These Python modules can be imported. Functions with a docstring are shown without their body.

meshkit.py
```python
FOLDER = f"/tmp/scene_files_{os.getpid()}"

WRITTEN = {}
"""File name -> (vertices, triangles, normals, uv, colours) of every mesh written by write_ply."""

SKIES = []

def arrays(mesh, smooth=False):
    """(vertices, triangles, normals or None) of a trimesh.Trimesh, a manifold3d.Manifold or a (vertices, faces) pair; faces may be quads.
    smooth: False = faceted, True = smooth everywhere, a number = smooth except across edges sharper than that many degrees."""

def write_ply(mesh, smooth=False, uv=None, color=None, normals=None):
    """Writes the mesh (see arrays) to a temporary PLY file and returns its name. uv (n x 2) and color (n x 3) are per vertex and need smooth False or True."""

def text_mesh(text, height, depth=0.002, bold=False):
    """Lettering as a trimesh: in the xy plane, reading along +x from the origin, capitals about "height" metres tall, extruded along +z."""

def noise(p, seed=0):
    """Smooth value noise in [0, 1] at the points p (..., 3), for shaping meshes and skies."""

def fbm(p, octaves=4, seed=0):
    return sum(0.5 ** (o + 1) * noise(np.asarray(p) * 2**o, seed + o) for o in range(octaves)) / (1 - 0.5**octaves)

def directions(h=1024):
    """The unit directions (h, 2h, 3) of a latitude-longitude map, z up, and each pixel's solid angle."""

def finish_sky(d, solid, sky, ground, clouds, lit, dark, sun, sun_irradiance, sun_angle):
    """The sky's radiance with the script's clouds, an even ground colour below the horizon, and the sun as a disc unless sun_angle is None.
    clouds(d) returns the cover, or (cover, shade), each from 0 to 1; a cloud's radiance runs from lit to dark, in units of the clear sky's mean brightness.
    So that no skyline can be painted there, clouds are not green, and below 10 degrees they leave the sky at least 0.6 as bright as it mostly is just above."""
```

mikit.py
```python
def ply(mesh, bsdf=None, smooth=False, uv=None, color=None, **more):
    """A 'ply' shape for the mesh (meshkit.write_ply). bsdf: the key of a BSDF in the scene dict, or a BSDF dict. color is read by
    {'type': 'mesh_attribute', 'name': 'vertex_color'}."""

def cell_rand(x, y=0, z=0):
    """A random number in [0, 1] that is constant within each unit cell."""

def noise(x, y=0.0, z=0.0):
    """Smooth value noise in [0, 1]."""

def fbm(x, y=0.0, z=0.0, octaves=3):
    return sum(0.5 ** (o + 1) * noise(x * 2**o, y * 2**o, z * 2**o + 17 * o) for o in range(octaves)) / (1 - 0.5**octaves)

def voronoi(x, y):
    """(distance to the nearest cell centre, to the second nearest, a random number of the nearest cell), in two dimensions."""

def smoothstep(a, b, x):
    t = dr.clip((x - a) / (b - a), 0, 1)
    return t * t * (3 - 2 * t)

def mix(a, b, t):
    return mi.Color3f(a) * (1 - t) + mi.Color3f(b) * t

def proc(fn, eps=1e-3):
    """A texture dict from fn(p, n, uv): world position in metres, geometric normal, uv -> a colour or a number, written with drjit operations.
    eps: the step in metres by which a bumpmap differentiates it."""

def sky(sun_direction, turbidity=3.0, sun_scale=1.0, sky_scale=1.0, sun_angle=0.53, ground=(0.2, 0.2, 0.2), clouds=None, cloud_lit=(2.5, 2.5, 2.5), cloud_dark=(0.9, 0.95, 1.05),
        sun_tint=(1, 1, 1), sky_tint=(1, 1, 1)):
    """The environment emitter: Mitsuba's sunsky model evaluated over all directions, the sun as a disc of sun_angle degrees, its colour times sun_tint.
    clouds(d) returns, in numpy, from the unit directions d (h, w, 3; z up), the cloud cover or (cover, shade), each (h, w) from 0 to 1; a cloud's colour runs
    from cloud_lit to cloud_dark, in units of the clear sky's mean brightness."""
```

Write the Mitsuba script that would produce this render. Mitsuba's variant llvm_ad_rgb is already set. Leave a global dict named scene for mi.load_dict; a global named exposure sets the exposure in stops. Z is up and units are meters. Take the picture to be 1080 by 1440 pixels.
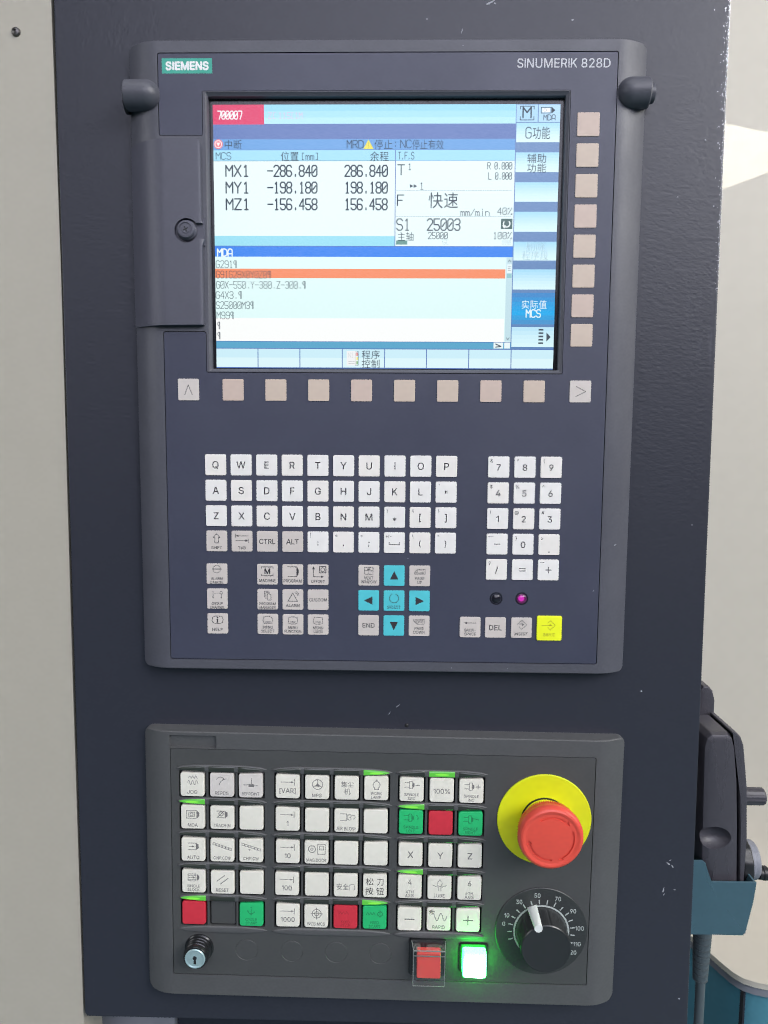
"""Operator panel and machine control panel of a machining centre, built in millimetres on the cabinet's front and placed 1.25 m above the hall floor."""
import math
import numpy as np
import trimesh, mitsuba as mi, drjit as dr
import manifold3d as m3
from shapely.geometry.polygon import orient
from shapely import Polygon, MultiPolygon, LineString, Point, box, union_all, affinity
import mikit, meshkit
from mikit import proc, noise, fbm, cell_rand, smoothstep, mix, voronoi

T = mi.ScalarTransform4f
scene, labels = {}, {}
rng = np.random.default_rng(7)
Z0 = 1250.0                                       # height of the letter row above the floor, mm


def P(x, y, z):                                   # panel millimetres (x right, y up, z out of the panel) -> metres
    return [x / 1000, -z / 1000, (Z0 + y) / 1000]


# ------------------------------------------------------------------ camera, lights, exposure
exposure = 0.0
CAM, FWD, UP = (115.015, 17.965, 464.506), (-0.020635, -0.100020, -0.994771), (-0.008886, 0.994962, -0.099855)
scene['camera'] = dict(type='perspective', fov_axis='x', fov=math.degrees(2 * math.atan(540 / 1050)), near_clip=0.02, far_clip=60.0,
                       to_world=T().look_at(origin=P(*CAM), target=P(*[c + 500 * d for c, d in zip(CAM, FWD)]),
                                            up=[UP[0], -UP[2], UP[1]]))


def lamp(key, at, aim, w, h, rgb, weight, label, category, kind='area'):
    scene[key] = dict(type='rectangle', to_world=T().look_at(origin=at, target=aim, up=[0, 0.01, 1]) @ T().scale([w / 2, h / 2, 1]),
                      bsdf=dict(type='ref', id='lamp_white'),
                      emitter=dict(type=kind, radiance=dict(type='rgb', value=rgb), sampling_weight=weight))
    labels[key] = dict(label=label, category=category)


scene['lamp_white'] = dict(type='diffuse', reflectance=dict(type='rgb', value=0.6))
lamp('unseen_window', [2.6, -2.3, 3.1], [0.1, 0, 1.2], 1.5, 1.5, [13.2, 13.0, 12.8], 6.0, 'unseen bright window high on the right behind the camera, main light from the upper right', 'window')  # unseen main light, placed so shadows fall to the lower left
lamp('unseen_window_001', [1.6, -5.2, 4.0], [0.2, 0, 1.5], 7.0, 2.8, [3.4, 3.4, 4.1], 5.0, 'unseen wide band of windows high behind the camera, placed to give sheen to the upper cabinet', 'window')  # out of view, placed for the sheen on the upper cabinet
lamp('unseen_window_002', [3.2, 0.50, 2.2], [0.8, 0.9, 1.2], 0.7, 2.4, [4.6, 4.4, 4.0], 4.0, 'unseen tall window far to the right, placed to light the wall behind the cabinet', 'window')  # unseen, placed to brighten the wall behind
lamp('unseen_window_003', [-3.4, -2.6, 2.4], [0.0, 0, 1.2], 1.8, 1.8, [2.6, 2.6, 2.7], 2.0, 'unseen dim window far on the left, placed to brighten the left frame edge', 'window')  # out of view, lifts the left edge of the frame
lamp('unseen_window_004', [4.2, -1.3, 3.1], [0.2, 0, 1.4], 1.6, 2.0, [4.6, 4.5, 4.4], 3.0, 'unseen tall window to the right, placed to brighten the right frame edge', 'window')  # unseen, placed for the bright bevel on the right
lamp('unseen_roof_light', [0.3, -2.4, 5.6], [0.3, -2.4, 0.0], 5.0, 3.4, [1.5, 1.55, 1.65], 3.0, 'unseen broad roof light above, placed for soft light from overhead', 'roof light')  # out of view, gives soft light from above

# ------------------------------------------------------------------ materials


def handled(base, spread, f=28.0):
    """Roughness that varies in patches, as on plastic that hands and rags have polished."""
    return proc(lambda p, n, uv: base + spread * (fbm(p.x * f, p.y * f, p.z * f * 0.7, octaves=4) - 0.5))


def pr(key, rgb, rough=0.45, metallic=0.0, bump=None, **more):
    col = rgb if isinstance(rgb, dict) else dict(type='rgb', value=list(rgb))
    b = dict(type='principled', base_color=col, roughness=rough, metallic=metallic, specular=0.5, **more)
    if bump:
        b = dict(type='bumpmap', arbitrary=bump[0], scale=bump[1], bsdf=b)
    scene[key] = dict(type='twosided', bsdf=b)


def speck(rgb, amount=0.08, f=900.0, seed=0.0):
    """A base colour with a fine grain and faint larger mottling."""
    def fn(p, n, uv):
        g = 1 + amount * (noise(p.x * f + seed, p.y * f, p.z * f) - 0.5) + amount * (fbm(p.x * 45 + seed, p.y * 45, p.z * 45) - 0.5)
        return mi.Color3f(*rgb) * g
    return proc(fn)


def wrinkle(p, n, uv):                            # orange-peel of the cabinet's textured paint
    return 0.7 * noise(p.x * 620, p.y * 620, p.z * 620) + 0.3 * noise(p.x * 1300, p.y * 1300, p.z * 1300)


def cabinet_paint(p, n, uv):                      # dark blue-grey paint, dull scuffs in streaks near the top right corner
    g = 1 + 0.12 * (noise(p.x * 800, p.y * 800, p.z * 800) - 0.5)
    streak = smoothstep(0.62, 0.9, fbm(p.x * 260, p.z * 34, 3.0)) * smoothstep(0.45, 0.75, noise(p.x * 9, p.z * 6, 8.0)) * smoothstep(0.25, 0.29, p.x) * smoothstep(1.27, 1.36, p.z)
    return mix(mi.Color3f(0.024, 0.026, 0.037) * g, mi.Color3f(0.085, 0.088, 0.11), 0.55 * streak)


def moulded(p, n, uv):                            # spark-eroded grain of moulded plastic
    return noise(p.x * 1500, p.y * 1500, p.z * 1500)


pr('cabinet_paint', proc(cabinet_paint), 0.40, bump=(proc(wrinkle, 2e-4), 0.00013))
pr('cream_paint', speck((0.385, 0.362, 0.300), 0.03, 420), 0.42, bump=(proc(lambda p, n, uv: fbm(p.x * 90, p.y * 90, p.z * 30), 1e-3), 0.0003))
pr('far_cream', speck((0.515, 0.485, 0.415), 0.02, 60, 3.0), 0.5)
pr('frame_plastic', speck((0.074, 0.076, 0.092), 0.10), handled(0.42, 0.2, 40), bump=(proc(moulded, 1e-4), 0.00002))
pr('cover_plastic', speck((0.074, 0.075, 0.097), 0.08, 900, 5.0), 0.40)
pr('face_film', speck((0.046, 0.050, 0.078), 0.08), handled(0.42, 0.22))
pr('lower_plastic', speck((0.076, 0.078, 0.080), 0.10), 0.45, bump=(proc(moulded, 1e-4), 0.00002))
pr('lower_face', speck((0.060, 0.062, 0.062), 0.10), handled(0.44, 0.22))
pr('dark_plastic', (0.014, 0.015, 0.017), 0.4)
pr('gloss_black', (0.013, 0.014, 0.015), 0.18)
pr('dial_black', speck((0.033, 0.036, 0.036), 0.2), 0.4)
pr('knob_black', (0.022, 0.024, 0.025), 0.26)
pr('white_key', speck((0.74, 0.725, 0.69), 0.03, 500), 0.5)
pr('white_key_warm', speck((0.745, 0.715, 0.665), 0.03, 500), 0.5)
pr('beige_key', speck((0.53, 0.435, 0.355), 0.04, 500), 0.5)
pr('beige_key_rosy', speck((0.53, 0.42, 0.355), 0.04, 500), 0.5)
pr('grey_key', speck((0.55, 0.505, 0.465), 0.04, 500), 0.5)
pr('aqua_key', speck((0.075, 0.50, 0.56), 0.04, 500), 0.5)
pr('lemon_key', (0.80, 0.86, 0.015), 0.5)
pr('lower_white', speck((0.71, 0.695, 0.605), 0.05, 500), 0.45)
pr('lower_white_worn', speck((0.60, 0.57, 0.53), 0.08, 400, 9.0), 0.5)
pr('red_key', speck((0.56, 0.030, 0.05), 0.06, 500), 0.42)
pr('guarded_red', (0.70, 0.07, 0.06), 0.42)
pr('green_key', speck((0.02, 0.46, 0.15), 0.06, 500), 0.42)
pr('ink', (0.025, 0.025, 0.03), 0.6)
pr('stain_brown', (0.26, 0.19, 0.11), 0.6)
pr('faded_ink', (0.16, 0.155, 0.15), 0.6)
pr('red_ink', (0.34, 0.02, 0.03), 0.6)
pr('green_ink', (0.01, 0.20, 0.07), 0.6)
pr('olive_ink', (0.30, 0.30, 0.01), 0.6)
pr('white_print', (0.74, 0.74, 0.74), 0.5)
pr('grey_print', (0.52, 0.52, 0.54), 0.5)
pr('dial_print', (0.40, 0.44, 0.42), 0.5)
pr('logo_teal', (0.045, 0.33, 0.25), 0.5)
pr('stop_red', speck((0.66, 0.075, 0.05), 0.05, 700), 0.33)
pr('stop_yellow', speck((0.64, 0.69, 0.008), 0.05, 300), 0.45)
pr('pointer_white', (0.66, 0.70, 0.67), 0.4)
pr('steel', speck((0.44, 0.60, 0.61), 0.1, 700), 0.34, 0.55)
pr('dark_steel', (0.12, 0.115, 0.11), 0.35, 0.9)
pr('bare_metal', (0.62, 0.63, 0.66), 0.35, 0.9)
pr('chip_grey', (0.30, 0.31, 0.34), 0.6)
pr('pendant_plastic', speck((0.050, 0.048, 0.058), 0.1), 0.42, bump=(proc(moulded, 1e-4), 0.00002))
pr('holder_paint', speck((0.045, 0.098, 0.125), 0.08, 700), 0.4)
pr('base_teal', speck((0.07, 0.23, 0.30), 0.06, 200), 0.45)
pr('cable_rubber', (0.065, 0.085, 0.095), 0.5)
pr('floor_paint', speck((0.055, 0.125, 0.135), 0.2, 30), 0.4)
pr('dim_grey', (0.20, 0.21, 0.24), 0.5)
pr('navy', (0.012, 0.014, 0.024), 0.5)
pr('brown_grey', (0.13, 0.115, 0.105), 0.6)
pr('screen_glass', (0.006, 0.007, 0.010), 0.22)
pr('lens_off', (0.030, 0.036, 0.030), 0.22)
pr('diode_dark', (0.012, 0.012, 0.018), 0.15)
pr('pale_glint', (0.20, 0.22, 0.21), 0.15)  # pale colour for the glints along the clear guard
scene['clear_cover'] = dict(type='thindielectric', int_ior=1.49)

# ------------------------------------------------------------------ mesh helpers (millimetres, z out of the panel)
BASE = np.array([[1, 0, 0, 0], [0, 0, -1, 0], [0, 1, 0, Z0], [0, 0, 0, 1000.0]]) / 1000
BASE[3] = [0, 0, 0, 1]


def at(x=0.0, y=0.0, z=0.0, rot=0.0, about=(0.0, 0.0)):
    """Panel placement: move by x, y, z, then turn by rot radians about a point of the panel plane."""
    c, s = math.cos(rot), math.sin(rot)
    m = np.eye(4)
    m[:3, 3] = x, y, z
    r = np.eye(4)
    r[:2, :2] = [[c, -s], [s, c]]
    r[:2, 3] = np.array(about) - r[:2, :2] @ np.array(about)
    return r @ m


LOWER = dict(rot=-0.0072, about=(105.0, -265.0))  # the lower panel hangs a little askew


def free(base):
    if base not in scene and base not in labels:
        return base
    k = 1
    while f'{base}_{k:03d}' in scene or f'{base}_{k:03d}' in labels:
        k += 1
    return f'{base}_{k:03d}'


def put(base, shape, m=None, label=None, exact=False):
    """Adds a shape dict under the next free number of its name."""
    key = base if exact else free(base)
    scene[key] = {**shape, 'to_world': T(BASE @ (np.eye(4) if m is None else m))}
    if label:
        labels[key] = dict(label=label)
    return key


def shp(mesh, bsdf, smooth=30, glow=None, weight=0.05):
    d = mikit.ply(mesh, bsdf, smooth)
    if glow is not None:
        d['emitter'] = dict(type='area', radiance=dict(type='rgb', value=[float(g) for g in glow]), sampling_weight=weight)
    return d


def thing(key, label, category, **more):
    labels[key] = dict(label=label, category=category, **more)


def tm(v, f):
    return trimesh.Trimesh(np.asarray(v, float), np.asarray(f, int), process=False)


def join(*ms):
    return trimesh.util.concatenate([m for m in ms if m is not None])


def rr(x0, y0, x1, y1, r, n=5):
    pts = []
    for cx, cy, a in ((x1 - r, y1 - r, 0), (x0 + r, y1 - r, 90), (x0 + r, y0 + r, 180), (x1 - r, y0 + r, 270)):
        for k in range(n + 1):
            t = math.radians(a + 90 * k / n)
            pts.append((cx + r * math.cos(t), cy + r * math.sin(t)))
    return np.array(pts)


def loft(loops, cap0=False, cap1=True):
    """Skin over loops of equal count, each (n x 2, z) or n x 3; caps are fans."""
    L = [np.column_stack([l[0], np.full(len(l[0]), l[1])]) if isinstance(l, tuple) else np.asarray(l, float) for l in loops]
    n, v, f = len(L[0]), np.vstack(L), []
    for k in range(len(L) - 1):
        for i in range(n):
            j = (i + 1) % n
            f += [(k * n + i, k * n + j, (k + 1) * n + j), (k * n + i, (k + 1) * n + j, (k + 1) * n + i)]
    for on, k, flip in ((cap0, 0, True), (cap1, len(L) - 1, False)):
        if on:
            v = np.vstack([v, L[k].mean(0)])
            f += [((k * n + (i + 1) % n, k * n + i, len(v) - 1) if flip else (k * n + i, k * n + (i + 1) % n, len(v) - 1)) for i in range(n)]
    return tm(v, f)


def pad(w, h, r, z0, z1, b=0.4, n=5):
    """A block with rounded corners and a rounded upper edge, centred on the origin."""
    f = lambda d: rr(-w / 2 + d, -h / 2 + d, w / 2 - d, h / 2 - d, max(r - d, 0.05), n)
    return loft([(f(0), z0), (f(0), z1 - b), (f(b * 0.3), z1 - b * 0.3), (f(b), z1)])


def lathe(profile, n=72, wob=None, closed=False):
    """Turned round z; profile: (radius, z) from the bottom up to the axis. wob(angle, r, z) -> radius."""
    a = np.arange(n) * 2 * np.pi / n
    loops = []
    for r, z in profile:
        R = np.full(n, max(r, 1e-3)) if wob is None else np.array([wob(t, r, z) for t in a])
        loops.append(np.column_stack([R * np.cos(a), R * np.sin(a), np.full(n, z)]))
    return loft(loops, closed, True)


def extr(g, h, z=0.0):
    ms = [trimesh.creation.extrude_polygon(q, h, engine='earcut') for q in getattr(g, 'geoms', [g]) if not q.is_empty and q.area > 1e-4]
    m = join(*ms)
    m.apply_translation([0, 0, z])
    return m


def flat(g):
    v, f, o = [], [], 0
    for q in getattr(g, 'geoms', [g]):
        if q.is_empty or q.area < 1e-6:
            continue
        a, b = trimesh.creation.triangulate_polygon(q, engine='earcut')
        a, b = np.asarray(a), np.asarray(b)
        d1, d2 = a[b[:, 1]] - a[b[:, 0]], a[b[:, 2]] - a[b[:, 0]]
        s = d1[:, 0] * d2[:, 1] - d1[:, 1] * d2[:, 0]
        b[s < 0] = b[s < 0][:, ::-1]
        v.append(a)
        f.append(b + o)
        o += len(a)
    return np.vstack(v), np.vstack(f)


def plate(poly, zf, zback, xs=()):
    """A front of the outline poly bent to z = zf(x, y), with walls down to zback along every ring; xs: where the bend is sampled."""
    zf = zf if callable(zf) else (lambda x, y, c=zf: np.full_like(np.asarray(x, float), c))
    x0, y0, x1, y1 = poly.bounds
    cuts = [x0 - 1, *[x for x in xs if x0 < x < x1], x1 + 1]
    parts = []
    for a, b in zip(cuts, cuts[1:]):
        g = poly.intersection(box(a, y0 - 1, b, y1 + 1))
        g = union_all([q for q in getattr(g, 'geoms', [g]) if q.geom_type == 'Polygon'])
        if not g.is_empty:
            v, f = flat(g)
            parts.append(tm(np.column_stack([v, zf(v[:, 0], v[:, 1])]), f))
    for q in getattr(poly, 'geoms', [poly]):
        q = orient(q, 1.0)
        for ring in [q.exterior, *q.interiors]:
            c = np.array(ring.coords)
            pts = []
            for p, r in zip(c[:-1], c[1:]):
                ts = sorted({0.0, *[(x - p[0]) / (r[0] - p[0]) for x in xs if (x - p[0]) * (x - r[0]) < 0]})
                pts += [p + t * (r - p) for t in ts]
            pts = np.array(pts)
            n = len(pts)
            top = np.column_stack([pts, zf(pts[:, 0], pts[:, 1])])
            bot = np.column_stack([pts, np.full(n, float(zback))])
            i, j = np.arange(n), (np.arange(n) + 1) % n
            parts.append(tm(np.vstack([top, bot]), np.vstack([np.stack([i, i + n, j + n], 1), np.stack([i, j + n, j], 1)])))
    m = join(*parts)
    m.merge_vertices(merge_norm=True, merge_tex=True, digits_vertex=4)
    return m


def rnd(g, r):
    return g.buffer(-r, quad_segs=4).buffer(2 * r, quad_segs=4).buffer(-r, quad_segs=4)


def hull(points):
    return trimesh.convex.convex_hull(np.asarray(points, float))


def tube(path, radius, n=14):
    path = np.asarray(path, float)
    r = np.broadcast_to(radius, len(path))
    loops = []
    for k in range(len(path)):
        d = path[min(k + 1, len(path) - 1)] - path[max(k - 1, 0)]
        d /= np.linalg.norm(d)
        u = np.cross(d, [0.0, 0.3, 1.0])
        u /= np.linalg.norm(u)
        w = np.cross(d, u)
        a = np.arange(n) * 2 * np.pi / n
        loops.append(path[k] + r[k] * (np.cos(a)[:, None] * u + np.sin(a)[:, None] * w))
    return loft(loops, True, True)


# ------------------------------------------------------------------ lettering
_texts = {}


def text2d(s, h, bold=False, condense=1.0):
    """Sans-serif lettering as a shape centred on the origin (x) and on half the capitals' height (y)."""
    k = (s, round(h, 3), bold, condense)
    if k not in _texts:
        w, x, parts, run = h * (0.21 if bold else 0.125), 0.0, [], ''
        for ch in s + '\0':                       # plain bars for I and 1, as on the keys
            if ch not in 'I1\0':
                run += ch
                continue
            if run.strip():
                lead, word = (len(run) - len(run.lstrip())) * h * 0.35, run.strip()
                g = solid_text(word, h, bold)
                parts.append(affinity.translate(g, x + lead - g.bounds[0], 0))
                x += lead + g.bounds[2] - g.bounds[0] + h * 0.16 + (len(run) - len(run.rstrip())) * h * 0.35
            run = ''
            if ch == 'I':
                parts.append(box(x, 0, x + w, h))
                x += w + h * 0.16
            elif ch == '1':
                parts.append(union_all([box(x + h * 0.26, 0, x + h * 0.26 + w, h), Polygon([(x, h * 0.68), (x, h * 0.80), (x + h * 0.26, h), (x + h * 0.30, h * 0.86)])]))
                x += h * 0.26 + w + h * 0.20
        g = union_all(parts).buffer(0.02 + h * 0.008)
        x0, _, x1, _ = g.bounds
        _texts[k] = affinity.scale(affinity.translate(g, -(x0 + x1) / 2, -h / 2), condense, 1, origin=(0, 0))
    return _texts[k]


def solid_text(s, h, bold):
    m = meshkit.text_mesh(s, h, 0.2, bold)
    top = m.vertices[:, 2] > 0.1
    return union_all([Polygon(m.vertices[t][:, :2]) for t in m.faces[top[m.faces].all(1)]]).buffer(h * 0.002)


STROKES = dict(zip("0123456789MXYZCSTRLFGDAN-.%/:[]min,¶>WB", (
    "05 16 36 45 41 30 10 01 05|12 34;15 26 20|10 30;05 16 36 45 44 00 40;05 16 36 45 44 33 13|33 42 41 30 10 01;30 36 02 42;46 06 03 33 42 41 30 10 01;"
    "45 36 16 05 01 10 30 41 42 33 03;06 46 44 20;13 04 05 16 36 45 44 33 13 02 01 10 30 41 42 33;01 10 30 41 45 36 16 05 04 13 43;00 06 23 46 40;00 46|06 40;"
    "06 23 46|23 20;06 46 00 40;45 36 16 05 01 10 30 41;45 36 16 05 04 13 33 42 41 30 10 01;06 46|26 20;00 06 36 45 44 33 03|23 40;06 00 40;00 06 46|03 33;"
    "45 36 16 05 01 10 30 41 43 23;00 06 26 45 41 20 00;00 04 16 36 45 40|02 42;00 06 40 46;03 43;20 21;00 46|05 16 15 05|30 41 40 30;00 46;21 22|24 25;"
    "36 16 10 30;16 36 30 10;00 04|03 14 23 20|23 34 43 40;20 24|25 26;00 04|03 24 43 40;21 10;30 36 16 05 04 13 23|20 26;05 42 01;06 10 24 30 46;"
    "00 06 36 45 44 33 03|33 42 41 30 00").split(";")))


def screen_text(s, x0, y0, x1, y1, w=0.55):
    """Tall narrow display lettering filling the box (y0 top, y1 bottom, screen pixels)."""
    n, out = len(s), []
    adv = (x1 - x0) / (n - 0.2)
    sx, sy = adv * 0.78 / 4, (y1 - y0) / 6
    for i, ch in enumerate(s):
        for line in (STROKES[ch].split('|') if ch in STROKES else []):
            out.append(LineString([(x0 + i * adv + int(a) * sx, y1 - int(b) * sy) for a, b in line.split()]))
    return union_all([l.buffer(w, quad_segs=2) for l in out])


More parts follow.
